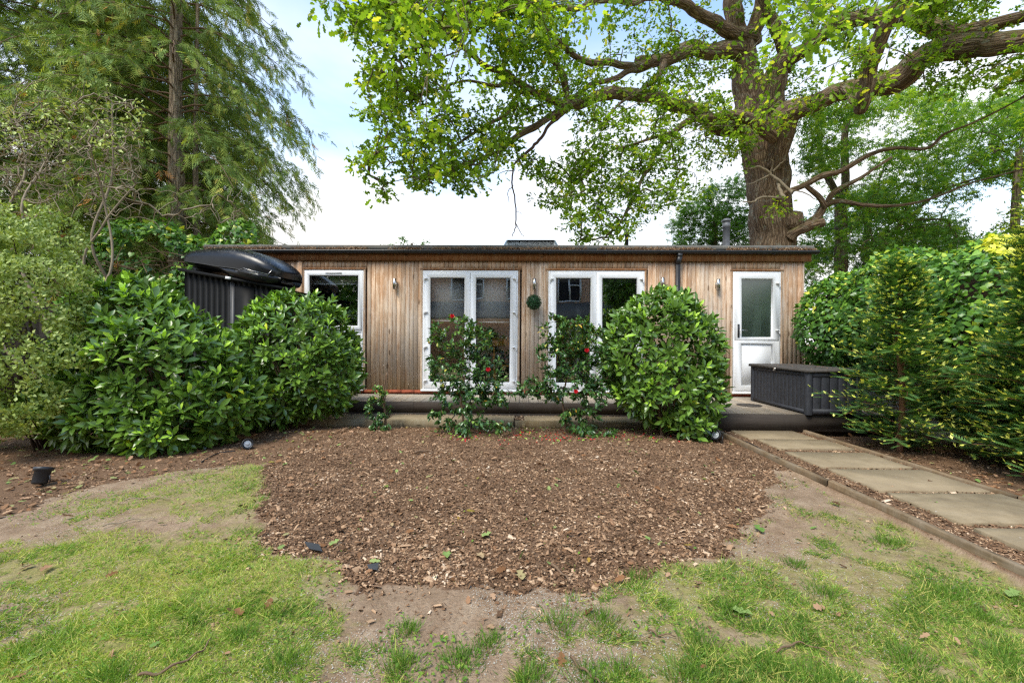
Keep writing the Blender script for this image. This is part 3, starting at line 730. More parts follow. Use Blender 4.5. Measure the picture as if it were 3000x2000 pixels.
# larger green and pale leaves that can be told apart
def on_path(z=.105): return z
bigl = [(2980, 1732, .09, .84, 'large pale green fallen leaf on the grass at the far right edge'), (2205, 1805, .08, .84, 'grey green fallen leaf on the grass right of the bare patch'), (690, 1790, .06, .3, 'small brown dead leaf lying on the left lawn'),
        (1415, 1640, .07, .72, 'whitish wilted leaf at the front edge of the bark bed'), (1520, 1675, .08, .74, 'crumpled cream leaf on the front right of the bark bed'), (1440, 1570, .07, .8, 'pale grey green leaf standing on the bark bed centre'),
        (120, 1685, .07, .5, 'tan dead leaf on the far left of the lawn'), (2210, 1552, .09, .92, 'long green fallen leaf at the right tip of the bark bed'), (1310, 1640, .08, .85, 'olive green leaf lying at the front of the bark bed'), (995, 1590, .07, .8, 'pale green leaf on the bark near the lawn corner'),
        (2750, 1498, .06, .85, 'yellowish green leaf beside the outer path timber on the lawn side'), (1135, 1450, .06, .93, 'single bright green leaf on the left of the bark bed')]
for u, v, s, vr, lb in bigl:
    p = on_ground(u, v, .045); t = MB(); V = OAK[0].copy(); V[:, 2] += .25 * np.abs(V[:, 0]) + .06 * np.sin(V[:, 1] * 9)
    a = random.uniform(0, 6.28); r_ = np.array(Matrix.Rotation(a, 3, 'Z')); V = V @ r_.T * s
    t.add(V + [p[0], p[1], float(gz(p[0], p[1])) + .022], T=OAK[2], var=np.full(len(V), vr))
    tag(t.build('fallen_leaf', M['dead_leaf'], off=(0, 0, 0)), lb, 'leaf', 'larger fallen leaves')
# ---- red petals under the camellias
mb = MB()
def sc_pet(c, sx, sy, n):
    x = RNG.normal(c[0], sx, n); y = RNG.normal(c[1], sy, n); k = (x < 2.4) & (y < 5.95); x, y = x[k], y[k]; n = len(x)
    scatter(mb, SMALL, np.stack([x, y, gz(x, y) + .022], -1), flat_rot(n, .4), RNG.uniform(.018, .034, n), RNG.uniform(0, 1, n))
sc_pet(on_ground(1640, 1285), .45, .14, 80); sc_pet(on_ground(1360, 1300), .12, .05, 22); sc_pet(on_ground(1600, 1300), .3, .12, 45); sc_pet(on_ground(1870, 1295), .2, .1, 14)
tag(stuff(mb.build('red_petals', M['petal'])), 'red camellia petals fallen on the bark beneath the camellias', 'petals')
# green litter there
x = RNG.uniform(-1.2, 1.7, 260); y = RNG.uniform(5.0, 5.9, 260); mb = MB()
scatter(mb, SMALL, np.stack([x, y, gz(x, y) + .02], -1), flat_rot(260, .4), RNG.uniform(.02, .05, 260), RNG.uniform(.3, .9, 260))
tag(stuff(mb.build('green_litter', M['laurel_leaf'])), 'small green leaf litter on the bark below the shrubs', 'leaf litter')

# ---- sticks
def stick(pts, r, lb, m='brown_twig', side=None):
    P = []
    for u, v in pts:
        p = on_ground(u, v, .05); P.append((p[0], p[1], float(gz(p[0], p[1])) + .012 + r))
    P = smoothline(np.array(P), 6); P[:, 2] += .006 * np.sin(np.arange(len(P)) * .9)
    t = MB(); t.tube(P, np.linspace(r, r * .45, len(P)), 7)
    o = t.build('fallen_stick', M[m], off=(0, 0, 0), smooth=True); tag(o, lb, 'stick', 'fallen sticks')
def smoothline(P, k=8):
    P = np.asarray(P, float)
    if len(P) < 3: 
        t = np.linspace(0, 1, k + 1)[:, None]; return P[0] * (1 - t) + P[1] * t
    E = np.concatenate([[2 * P[0] - P[1]], P, [2 * P[-1] - P[-2]]]); R_ = []
    for i in range(1, len(E) - 2):
        a, b, c, d = E[i - 1:i + 3]
        for j in range(k):
            t = j / k; R_.append(.5 * ((2 * b) + (-a + c) * t + (2 * a - 5 * b + 4 * c - d) * t * t + (-a + 3 * b - 3 * c + d) * t ** 3))
    R_.append(P[-1]); return np.array(R_)
stick([(405, 1978), (470, 1968), (545, 1935), (590, 1908), (618, 1873)], .0055, 'long curved brown stick on the grass at the front left')
stick([(1672, 1930), (1700, 1958), (1735, 1985), (1760, 2010)], .006, 'thick grey brown stick cut by the bottom edge right of centre')
stick([(2275, 1912), (2320, 1888), (2370, 1888), (2440, 1925)], .004, 'thin arched twig lying on the right lawn')
stick([(365, 1472), (430, 1466), (500, 1470)], .004, 'straight pale twig on the grass below the left black spotlight', 'pale_twig')
stick([(300, 1550), (360, 1535), (420, 1528), (455, 1530)], .004, 'pale bent twig on bare soil of the left lawn', 'pale_twig')
stick([(1215, 1342), (1245, 1336), (1270, 1340)], .013, 'short stout grey twig on the bark bed upper middle')
stick([(1900, 1848), (1935, 1862), (1980, 1866)], .004, 'dark thin twig among the tussocks right of the bare patch')
stick([(1615, 1655), (1650, 1680), (1668, 1700)], .008, 'brown split stick at the front right edge of the bark bed')

# ================================================================ PATH
path = structure(link('path', None)); path.location = (3.09, 3.9, .083)
rows = [(5.22, 5.70, 2.68, 3.46), (4.74, 5.17, 2.74, 3.53), (4.06, 4.60, 2.73, 3.55), (3.43, 3.99, 2.74, 3.58), (2.82, 3.365, 2.75, 3.59), (2.18, 2.735, 2.75, 3.58), (1.55, 2.10, 2.74, 3.58), (.92, 1.47, 2.74, 3.58)]
for y0, y1, x0, x1 in rows:
    t = MB(); top = .106 + random.uniform(-.003, .003); nn = 9
    # ragged, bevelled slab
    per = []
    for i in range(nn): per.append((x0 + (x1 - x0) * i / nn, y0))
    for i in range(nn): per.append((x1, y0 + (y1 - y0) * i / nn))
    for i in range(nn): per.append((x1 - (x1 - x0) * i / nn, y1))
    for i in range(nn): per.append((x0, y1 - (y1 - y0) * i / nn))
    per = np.array(per) + RNG.normal(0, .0035, (4 * nn, 2)); c = per.mean(0); m4 = len(per)
    V = np.concatenate([np.c_[per, np.full(m4, top - .04)], np.c_[per, np.full(m4, top - .006)], np.c_[c + (per - c) * .985, np.full(m4, top)]])
    i = np.arange(m4); j = (i + 1) % m4
    t.add(V, Q=np.concatenate([np.stack([i, j, j + m4, i + m4], -1), np.stack([i + m4, j + m4, j + 2 * m4, i + 2 * m4], -1)]), N=[list(range(2 * m4, 3 * m4))])
    t.build('paving_slab', M['stone'], path)
def plank(mb, a, b, w, h, bev=.006):
    """bevelled timber from a to b (top centre line), w wide, h high"""
    a = np.array(a, float); b = np.array(b, float); n = 10; d = b - a; L = np.linalg.norm(d); d /= L; s = np.cross(d, (0, 0, 1)); s /= np.linalg.norm(s)
    prof = [(-w / 2, -h), (-w / 2, -bev), (-w / 2 + bev, 0), (w / 2 - bev, 0), (w / 2, -bev), (w / 2, -h)]
    V = []
    for k in range(n + 1):
        p = a + (b - a) * k / n; jit = 0 if k in (0, n) else random.uniform(-.002, .002)
        for px, pz in prof: V.append(p + s * (px + jit) + np.array([0, 0, pz + jit]))
    m6 = len(prof)
    mb.add(V, Q=[(k * m6 + i, k * m6 + (i + 1) % m6, (k + 1) * m6 + (i + 1) % m6, (k + 1) * m6 + i) for k in range(n) for i in range(m6)], N=[list(range(m6)), list(range(n * m6, (n + 1) * m6))[::-1]])
segs = [(2.49, 5.72, 2.50, 3.62), (2.505, 3.61, 2.515, 1.75), (2.52, 1.74, 2.52, .9)]
for x0, y0, x1, y1 in segs:
    t = MB(); plank(t, (x0, y0, .118), (x1, y1, .112), .046, .11); o = t.build('edging_timber', M['edging'], path)
for x0, y0, x1, y1 in [(3.61, 5.70, 3.65, 3.3), (3.65, 3.29, 3.66, .9)]:
    t = MB(); plank(t, (x0, y0, .118), (x1, y1, .112), .046, .09); t.build('edging_timber', M['edging'], path)
t = MB(); plank(t, (2.52, 5.735, .122), (3.58, 5.735, .122), .03, .08); t.build('edging_timber', M['sleeper'], path)

# ================================================================ STEP in front of the deck
step = structure(link('step', None)); step.location = (-.6, 6.3, .13)
def off_box(name, m, p, x0, x1, y0, y1, z0, z1, bev=.006):
    t = MB(); prof = [(y0, z0), (y0, z1 - bev), (y0 + bev, z1), (y1 - bev, z1), (y1, z1 - bev), (y1, z0)]
    t.prism(prof, 0, x0, x1); return t.build(name, M[m], p)
xs = [(-3.5, -2.0), (-1.98, -.1), (-.08, 1.95)]
for a, b in xs: off_box('sleeper', 'sleeper', step, a, b, 6.02, 6.10, -.02, .132)
for a, b in [(-3.4, -2.95), (-2.93, -2.02), (-1.86, -.98), (-.96, -.10), (.05, .92), (1.0, 1.9)]:
    off_box('paving_slab', 'stone', step, a, b, 6.105, 6.52, .05, .128 + random.uniform(-.002, .002))
t = MB(); t.box(-3.5, 1.95, 6.102, 6.54, -.05, .108); t.build('soil_fill', M['soil_dark'], step)
x = RNG.uniform(-3.4, 1.9, 2600); y = RNG.uniform(6.12, 6.53, 2600); gap = ((x > -2.02) & (x < -1.86)) | ((x > -.1) & (x < .05)) | ((x > .92) & (x < 1.0)) | (y > 6.48) | (RNG.uniform(0, 1, 2600) < .03)
x, y = x[gap], y[gap]; n = len(x); mb = MB(); scatter(mb, CHIP, np.stack([x, y, np.full(n, .126)], -1), flat_rot(n, .3), np.stack([RNG.uniform(.004, .01, n), RNG.uniform(.01, .035, n), np.full(n, .004)], -1), RNG.uniform(.3, 1, n))
stuff(mb.build('bark_litter', M['chip'], step))
for xx in (-1.65, -.72, .02):   # small stakes holding the sleeper
    off_box('stake', 'sleeper', step, xx, xx + .035, 5.985, 6.018, -.02, .10, .004)

# ================================================================ DECK
DZ = .313
deck = structure(link('deck', None)); deck.location = (0, 6.5, DZ)
bw, gap = .142, .006
def deck_board(x0, x1, y0, y1, m='deck'):
    t = MB(); w = x1 - x0; n = 5; prof = []
    prof.append((x0, DZ - .025)); prof.append((x0, DZ - .003)); prof.append((x0 + .003, DZ))
    if m == 'deck':
        for k in (1, 2, 3, 4):                                    # fine grooves
            c = x0 + w * k / 5; prof += [(c - .004, DZ), (c, DZ - .003), (c + .004, DZ)]
    prof += [(x1 - .003, DZ), (x1, DZ - .003), (x1, DZ - .025)]
    V = []
    for yy in (y0, y1):
        for a, z in prof: V.append((a, yy, z))
    k = len(prof)
    t.add(V, Q=[(i, i + 1, k + i + 1, k + i) for i in range(k - 1)] + [(k - 1, 0, k, 2 * k - 1)], N=[list(range(k)), list(range(k, 2 * k))[::-1]])
    return t.build('board', M[m], deck)
x = -5.2; i = 0
while x < 4.75:
    front = 6.56 if x < 1.84 else 5.71
    pale = -1.55 < x < -.85 
    deck_board(x, x + bw, front, 7.46, 'deck_pale' if pale else 'deck'); x += bw + gap; i += 1
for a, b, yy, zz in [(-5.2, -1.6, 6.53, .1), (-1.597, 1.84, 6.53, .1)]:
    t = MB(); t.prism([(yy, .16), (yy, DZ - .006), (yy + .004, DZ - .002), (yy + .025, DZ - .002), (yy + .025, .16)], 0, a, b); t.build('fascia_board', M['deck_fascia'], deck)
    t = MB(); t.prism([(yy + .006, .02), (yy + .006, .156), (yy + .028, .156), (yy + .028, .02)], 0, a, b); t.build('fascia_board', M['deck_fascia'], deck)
t = MB(); t.box(1.845, 4.75, 5.68, 5.705, .10, DZ - .002); t.build('fascia_board', M['deck_fascia'], deck)
t = MB(); t.box(1.815, 1.842, 5.68, 6.525, .02, DZ - .002); t.build('fascia_board', M['deck_fascia'], deck)
t = MB(); t.box(-5.2, 4.75, 6.6, 7.4, -.1, DZ - .04); t.box(1.9, 4.75, 5.76, 6.55, -.1, DZ - .04); t.build('joist_frame', M['soil_dark'], deck)
# cast drain cover on the deck near the door
t = MB(); c = np.array(on_ground(2195, 1187, DZ)); cx, cy = c[0], c[1]
t.lathe([(0.0, .003), (.16, .003), (.17, .002), (.17, 0)], (cx, cy, DZ), seg=32)
dc = t.build('drain_cover', M['soil_dark'], off=(0, 0, 0)); tag(dc, 'round dark patterned drain cover set in the deck by the single door', 'drain cover')
root = dc
for k in range(-4, 5):
    t = MB(); l = math.sqrt(max(0, .16 ** 2 - (k * .034) ** 2)); t.box(cx - l, cx + l, cy + k * .034 - .006, cy + k * .034 + .006, DZ + .0035, DZ + .009)
    if l > .03: t.build('rib', M['lid_plastic'], dc, off=(0, 0, 0))
for k in range(-4, 5):
    t = MB(); l = math.sqrt(max(0, .16 ** 2 - (k * .034) ** 2)); t.box(cx + k * .034 - .005, cx + k * .034 + .005, cy - l, cy + l, DZ + .0038, DZ + .0075)
    if l > .03: t.build('rib', M['lid_plastic'], dc, off=(0, 0, 0))

# ================================================================ GARDEN ROOM
YF = 7.50                       # face of the cladding
XL, XR = at(690, 900, YF)[0], at(2350, 900, YF)[0]
ZB = at(1100, 1141, YF)[2]; ZT = at(1500, 764, YF)[2]
print('facade', XL, XR, ZB, ZT)
gr = thing('garden_room', 'long flat roofed garden room clad in weathered vertical timber boards', 'garden room', ((XL + XR) / 2, 9, 0))
def RX(u): return at(u, 950, YF)[0]
def RZ(u, v): return at(u, v, YF)[2]
# openings: x0,x1,z0,z1 (outer frame)
c5 = lambda x, y: (500 + x / 2.4125, 650 + y / 2.4125)
c6 = lambda x, y: (1150 + x / 2.4125, 650 + y / 2.4125)
c7 = lambda x, y: (1700 + x / 2.24, 650 + y / 2.24)
def opening(f, x0, x1, y0, y1):
    a = at(*f(x0, (y0 + y1) / 2), YF)[0]; b = at(*f(x1, (y0 + y1) / 2), YF)[0]
    zt = at(*f((x0 + x1) / 2, y0), YF)[2]; zb = at(*f((x0 + x1) / 2, y1), YF)[2]
    return a, b, zb, zt
OW = opening(c5, 945, 1362, 342, 1152)
O1 = opening(c6, 213, 885, 345, 1160)
O2 = opening(c6, 1100, 1778, 348, 1165)
O3 = opening(c7, 1000, 1312, 328, 1082)
zsill = .40
O1 = (O1[0], O1[1], zsill, O1[3]); O2 = (O2[0], O2[1], zsill, O2[3]); O3 = (O3[0], O3[1], zsill, O3[3]); OW = (OW[0], OW[1], zsill + .0, OW[3])
print(OW, O1, O2, O3)
OPS = [OW, O1, O2, O3]
# sheathing behind the boards with the openings left out
t = MB(); ys0, ys1 = YF + .02, YF + .14
edges = [XL] + sum([[o[0], o[1]] for o in OPS], []) + [XR]
for i in range(0, len(edges), 2): t.box(edges[i], edges[i + 1], ys0, ys1, DZ + .002, ZT + .12)
for o in OPS: t.box(o[0], o[1], ys0, ys1, o[3] + .004, ZT + .12); t.box(o[0], o[1], ys0, ys1, DZ + .002, o[2] - .03)
t.build('front_wall', M['soil_dark'], gr)
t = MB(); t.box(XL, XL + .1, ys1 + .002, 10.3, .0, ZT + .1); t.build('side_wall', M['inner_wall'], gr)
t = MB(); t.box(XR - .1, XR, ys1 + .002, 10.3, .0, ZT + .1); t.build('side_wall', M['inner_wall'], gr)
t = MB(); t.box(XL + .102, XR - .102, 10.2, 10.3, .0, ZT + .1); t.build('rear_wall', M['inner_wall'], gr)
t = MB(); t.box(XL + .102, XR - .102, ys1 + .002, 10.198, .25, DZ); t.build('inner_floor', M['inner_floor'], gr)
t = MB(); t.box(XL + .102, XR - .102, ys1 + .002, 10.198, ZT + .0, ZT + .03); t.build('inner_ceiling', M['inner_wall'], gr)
# cladding boards
pw = .0735; cache = {}
def board(x0, w, z0, z1, m='cladding'):
    key = (round(w, 3), round(z1 - z0, 3), m)
    if key not in cache:
        t = MB(); h = z1 - z0
        prof = [(0, .02), (0, .006), (.005, 0), (w - .005, 0), (w, .006), (w, .02)]
        V = []
        for z in (0, h):
            for a, b in prof: V.append((a, b, z))
        t.add(V, Q=[(i, (i + 1) % 6, 6 + (i + 1) % 6, 6 + i) for i in range(6)], N=[[5, 4, 3, 2, 1, 0], [6, 7, 8, 9, 10, 11]])
        cache[key] = t.mesh('plank', M[m])
    o = link('plank', cache[key], gr); off = ROOT_OFF(gr)
    o.location = (x0 - off[0], YF + random.choice([0, 0, .0015, -.0015]) - off[1], z0 - off[2])
x = XL
nb = int((XR - XL) / pw); pw = (XR - XL) / nb
for k in range(nb):
    x0 = XL + k * pw + .0014; x1 = x0 + pw - .0028; cx = (x0 + x1) / 2
    op = [o for o in OPS if o[0] - .03 < cx < o[1] + .03]
    if op: board(x0, x1 - x0, op[0][3] + .035, ZT)
    else: board(x0, x1 - x0, ZB, ZT)
# architraves
for o in OPS:
    a, b, z0, z1 = o[0] - .035, o[1] + .035, ZB + .0, o[3] + .045
    for p, q, zz0, zz1 in ((a, a + .034, z0, z1 - .036), (b - .034, b, z0, z1 - .036)):
        t = MB(); t.prism([(p, YF + .02), (p, YF - .006), (p + .006, YF - .012), (q - .006, YF - .012), (q, YF - .006), (q, YF + .02)], 2, zz0, zz1); t.build('trim_board', M['cladding'], gr)
    t = MB(); t.prism([(YF + .02, z1 - .035), (YF - .009, z1 - .035), (YF - .015, z1 - .03), (YF - .015, z1 - .006), (YF - .009, z1), (YF + .02, z1)], 0, a - .01, b + .01); t.build('trim_board', M['cladding_h'], gr)
# corner boards
t = MB(); t.box(XR + .001, XR + .03, YF - .004, YF + .09, ZB, ZT); t.build('corner_board', M['cladding'], gr)
t = MB(); px = at(c5(915, 600)[0], 900, YF)[0]; t.box(px - .04, px + .035, YF - .022, YF - .003, ZB, ZT); t.build('trim_board', M['cladding'], gr)
# brick plinth, brick by brick
t = MB(); t.box(XL, XR, YF + .012, YF + .019, DZ + .001, ZB + .02); t.build('mortar_bed', M['mortar'], gr)
xb = XL; bm = MB(); bm.box(0, .212, 0, .016, 0, .062); bme = bm.mesh('brick', M['brick'])
while xb < XR - .2:
    o = link('brick', bme, gr); off = ROOT_OFF(gr); o.location = (xb - off[0], YF - .006 + random.uniform(-.001, .001) - off[1], DZ + .006 - off[2]); xb += .222
# fascia, gutter, roof
z = lambda v: at(1500, v, YF - .05)[2]
t = MB(); zf0, zf1 = z(764), z(745); t.box(XL - .45, XR + .12, YF - .045, YF - .021, zf0, zf1 + .05); t.build('fascia_board', M['fascia'], gr)
t = MB(); t.box(XL - .45, XR + .115, YF - .0205, YF + .019, zf0 + .035, zf1 + .05); t.build('soffit_board', M['fascia'], gr)
zg = z(744); g0, g1 = XL - .50, XR + .19; t = MB()
prof = [(.012 + .052 * math.cos(a), .048 + .05 * math.sin(a)) for a in np.linspace(math.pi, 2 * math.pi, 9)]
prof_i = [(.012 + .047 * math.cos(a), .048 + .045 * math.sin(a)) for a in np.linspace(2 * math.pi, math.pi, 9)]
t.prism([(YF - .115 + p, zg + q) for p, q in prof + prof_i], 0, g0, g1); gut = t.build('gutter', M['black_plastic'], gr)
for xx in np.arange(g0 + .3, g1, .93):
    t = MB(); t.prism([(YF - .158 + .0, zg + .052), (YF - .158, zg + .02), (YF - .11, zg - .014), (YF - .047, zg - .004), (YF - .047, zg + .052)], 0, xx, xx + .028); t.build('bracket', M['black_plastic'], gut)
ztr0, ztr1 = z(735), z(719)
t = MB(); t.box(XL - .5, XR + .12, YF - .06, 10.5, ztr0 - .04, ztr1 - .045); t.build('roof', M['roof_felt'], gr)
t = MB(); t.prism([(YF - .085, ztr0 + .005), (YF - .09, ztr1 - .03), (YF - .075, ztr1), (YF + .02, ztr1 + .003), (YF + .05, ztr1 - .043), (YF - .055, ztr1 - .043), (YF - .055, ztr0 + .005)], 0, XL - .5, XR + .14); t.build('roof_edge', M['rubber'], gr)
t = MB(); t.box(XR + .12, XR + .14, YF + .05, 10.5, ztr0, ztr1 + .01); t.build('roof_edge', M['rubber'], gr)
# moss and litter in the gutter
n = 16000; x = RNG.uniform(XL - .48, XR + .15, n); hh = n2(x, x * 0, 2.5, 3, 14); keep = RNG.uniform(0, 1, n) < smooth(.2, .5, hh) * (.55 + .45 * (x > XL)); x = x[keep]; n = len(x)
P = np.stack([x, YF - .105 + RNG.uniform(-.035, .035, n), zg + .05 + RNG.uniform(0, .042, n)], -1)
mb = MB(); scatter(mb, (np.array([(-.5, 0, 0), (.5, 0, 0), (.3, 1, .2), (-.3, 1, .1)], float), np.array([(0, 1, 2, 3)]), None), P, basis(rvec(n) + [0, -.3, .3], rvec(n)), np.stack([RNG.uniform(.003, .009, n), RNG.uniform(.012, .045, n), np.full(n, .01)], -1), np.clip(RNG.beta(1.8, 1.8, n), 0, 1))
stuff(mb.build('gutter_litter', M['chip'], gr))
# downpipe
u0 = 1700 + 635 / 2.24; xd = RX(u0); t = MB(); sw = .036
t.box(xd - sw, xd + sw, YF - .14, YF - .08, zg - .06, zg + .005)
V = []
for dx in (-sw, sw):
    for yy, zz in ((YF - .14, zg - .06), (YF - .085, zg - .06), (YF - .02, zg - .16), (YF - .075, zg - .17)): V.append((xd + dx - (.0 if zz > zg - .1 else .012), yy, zz))
t.add(V, Q=[(0, 1, 2, 3), (7, 6, 5, 4), (0, 4, 5, 1), (1, 5, 6, 2), (2, 6, 7, 3), (3, 7, 4, 0)])
t.box(xd - sw - .012 + .004, xd + sw - .012 - .004, YF - .074, YF - .022, DZ + .005, zg - .155)
t.build('downpipe', M['black_plastic'], gr)

# ---- glazed units
def unit(name, o, leaves, sill=True, yb=YF + .10, yf=YF - .012):
    x0, x1, z0, z1 = o; r = bpy.data.objects.new(name, None); C.objects.link(r); off = ROOT_OFF(gr)
    r.location = ((x0 + x1) / 2 - off[0], YF - off[1], z0 - off[2]); r.parent = gr
    t = MB(); t.ring(x0, x1, z0, z1, (.036, .036, .03, .036), yf, yb, .005); t.build('frame', M['pvc'], r)
    for (a, b, c, d, w, kind) in leaves:
        t = MB(); t.ring(a, b, c, d, w, yf - .012, yb - .02, .007)
        if not hasattr(w, '__len__'): w = (w,) * 4
        t.build('leaf_frame' if name != 'window' else 'sash_frame', M['pvc'], r)
        ga, gb, gc, gd = a + w[0], b - w[1], c + w[2], d - w[3]
        t = MB(); t.ring(ga + .0005, gb - .0005, gc + .0005, gd - .0005, .009, yf + .006, yf + .03, .004); t.build('glazing_bead', M['black_plastic' if kind == 'g' else 'pvc'], r)
        if kind == 'p':
            t = MB(); t.box(ga + .002, gb - .002, yf + .012, yf + .028, gc + .002, gd - .002); t.build('panel', M['pvc'], r)
        else:
            t = MB(); t.add([(ga + .002, yf + .02, gc + .002), (gb - .002, yf + .02, gc + .002), (gb - .002, yf + .02, gd - .002), (ga + .002, yf + .02, gd - .002)], Q=[(0, 1, 2, 3)]); t.build('pane', M['frost' if kind == 'f' else 'glass'], r)
    if sill:
        t = MB(); t.prism([(YF + .06, z0 - .03), (YF - .05, z0 - .035), (YF - .055, z0 - .02), (YF - .05, z0 - .010), (YF - .012, z0 - .001), (YF + .06, z0 - .001)], 0, x0 - .018, x1 + .012); t.build('sill', M['pvc'], r)
    return r
def hinge(r, x, zz, s):
    t = MB(); t.box(x - .018, x + .018, YF - .045, YF - .0245, zz - .018, zz + .018); t.box(x - .045 * (s > 0) - .0, x + .045 * (s < 0), YF - .052, YF - .0255, zz + .002, zz + .022)
    t.lathe([(.009, 0), (.009, .05)], (x + .016 * s, YF - .04, zz - .045), seg=10); t.build('hinge', M['pvc'], r)
def lever(r, x, zz, s, dark=True):
    t = MB(); t.ring(x - .016, x + .016, zz - .12, zz + .10, (.016,) * 4, YF - .036, YF - .025, .003); t.box(x - .014, x + .014, YF - .035, YF - .0255, zz - .118, zz + .098); h = t.build('handle_plate', M['black_plastic' if dark else 'steel'], r)
    t = MB(); t.tube([(x, YF - .036, zz), (x, YF - .072, zz), (x + .02 * s, YF - .078, zz), (x + .12 * s, YF - .078, zz - .004)], .0085, 10); t.build('lever', M['steel'], h, smooth=True)
def french(o):
    x0, x1, z0, z1 = o; a, b, c, d = x0 + .028, x1 - .028, z0 + .022, z1 - .03; mid = (a + b) / 2; w = (.112, .105, .105, .092)
    r = unit('french_door', o, [(a, mid - .003, c, d, (.105, .098, .105, .092), 'g'), (mid + .003, b, c, d, (.098, .105, .105, .092), 'g')])
    for f_ in (.05, .34, .64, .93):
        zz = d - (d - c) * f_ - .02; hinge(r, x0 + .04, zz, -1); hinge(r, x1 - .04, zz, 1)
    lever(r, mid + .04, (c + d) / 2 + .03, 1, False)
    return r
french(O1); french(O2)
x0, x1, z0, z1 = OW; zt = at(c5(1150, 775)[0], c5(1150, 775)[1], YF)[2]
r = unit('window', OW, [(x0 + .02, x1 - .02, zt + .03, z1 - .02, .072, 'g'), (x0 + .02, x1 - .02, z0 + .02, zt - .03, (.03, .03, .04, .03), 'g')], sill=True)
t = MB(); t.box(x0 + .04, x1 - .04, YF - .01, YF + .07, zt - .028, zt + .028); t.build('transom', M['pvc'], r)
t = MB(); t.box((x0 + x1) / 2 - .14, (x0 + x1) / 2 + .14, YF - .036, YF - .0245, z1 - .055, z1 - .035); t.build('vent_strip', M['pvc'], r)
x0, x1, z0, z1 = O3; zm = at(c7(1150, 770)[0], c7(1150, 770)[1], YF)[2]
a, b, c, d = x0 + .028, x1 - .028, z0 + .02, z1 - .03
r = unit('single_door', O3, [(a, b, zm - .025 + .003, d, (.112, .112, .05, .09), 'f'), (a, b, c, zm - .025, (.112, .112, .085, .055), 'p')])
for f_ in (.09, .49, .9): hinge(r, x1 - .045, d - (d - c) * f_, 1)
lever(r, x0 + .085, at(c7(1035, 710)[0], c7(1035, 710)[1], YF)[2], 1, True)

# ---- roof furniture (fixed to the roof)
def ropt(u, v, y): return at(u, v, y)
p = ropt(2128, 716, 8.7); t = MB(); zr = ztr1 - .04; zt_ = ropt(2128, 641, 8.7)[2]
t.lathe([(.075, zr), (.075, zr + .05), (.064, zr + .06), (.064, zt_ - .18), (.073, zt_ - .175), (.073, zt_ - .11), (.064, zt_ - .10), (.064, zt_ - .06), (.08, zt_ - .055), (.078, zt_ - .03), (.05, zt_), (0, zt_)], (p[0], p[1], 0), seg=24)
t.build('flue_pipe', M['flue'], gr, smooth=False)
p = ropt(1836, 716, 8.7); t = MB(); zt_ = ropt(1836, 679, 8.7)[2]
t.lathe([(.035, zr), (.035, zt_ - .08), (.042, zt_ - .078), (.042, zt_ - .004), (.036, zt_), (0, zt_)], (p[0], p[1], 0), seg=20); t.build('vent_pipe', M['black_plastic'], gr)
t = MB(); q0 = ropt(1463, 716, 8.3); q1 = ropt(1650, 716, 8.3); zt_ = ropt(1550, 697, 8.5)[2]
xa, xb_ = q0[0], q1[0]; y0s, y1s = 8.3, 9.5; e = .13
t.add([(xa - .06, y0s - .05, zr), (xb_ + .06, y0s - .05, zr), (xb_ + .06, y1s, zr), (xa - .06, y1s, zr), (xa - .04, y0s - .02, zr + .03), (xb_ + .04, y0s - .02, zr + .03), (xb_ + .04, y1s, zr + .03), (xa - .04, y1s, zr + .03)], Q=[(0, 1, 5, 4), (1, 2, 6, 5), (2, 3, 7, 6), (3, 0, 4, 7), (4, 5, 6, 7)])
sk = t.build('skylight', M['shed_grey'], gr)
A_, B_, C_, D__ = (xa, y0s, zr + .035), (xb_, y0s, zr + .035), (xb_ - e, y0s + .45, zt_), (xa + e, y0s + .45, zt_)
t = MB(); t.bar(A_, B_, .03, .025); t.build('skylight_frame', M['shed_grey'], sk)
t = MB(); t.bar(D__, C_, .04, .03); t.build('skylight_frame', M['black_plastic'], sk)
t = MB(); t.bar(A_, D__, .03, .025); t.build('skylight_frame', M['white_paint'], sk)
t = MB(); t.bar(B_, C_, .03, .025); t.build('skylight_frame', M['white_paint'], sk)
t = MB(); t.add([A_, B_, C_, D__, (xb_ - e, y1s, zr + .03), (xa + e, y1s, zr + .03)], Q=[(0, 1, 2, 3), (3, 2, 4, 5)]); t.build('skylight_pane', M['glass'], sk)

# ================================================================ INSIDE, seen through the glass
def blind(o, frac, lb, x0=None, x1=None):
    x0 = o[0] + .1 if x0 is None else x0; x1 = o[1] - .1 if x1 is None else x1
    zt = o[3] - .05; zb = zt - frac; r = thing('roller_blind', lb, 'blind', ((x0 + x1) / 2, YF + .135, zt))
    t = MB(); t.box(x0, x1, YF + .133, YF + .136, zb, zt - .02); t.build('blind_cloth', M['blind'], r)
    t = MB(); t.tube([(x0, YF + .155, zt), (x1, YF + .155, zt)], .02, 12); t.build('roller_tube', M['white_paint'], r)
    t = MB(); t.box(x0, x1, YF + .129, YF + .141, zb - .022, zb + .0); t.build('bottom_bar', M['white_paint'], r)
m1 = (O1[0] + O1[1]) / 2
blind(O1, .79, 'grey roller blind half drawn in the left leaf of the left french doors', O1[0] + .08, m1 - .02)
blind(O1, .81, 'grey roller blind half drawn in the right leaf of the left french doors', m1 + .02, O1[1] - .08)
blind(OW, .16, 'pale roller blind nearly rolled up at the top of the left window')
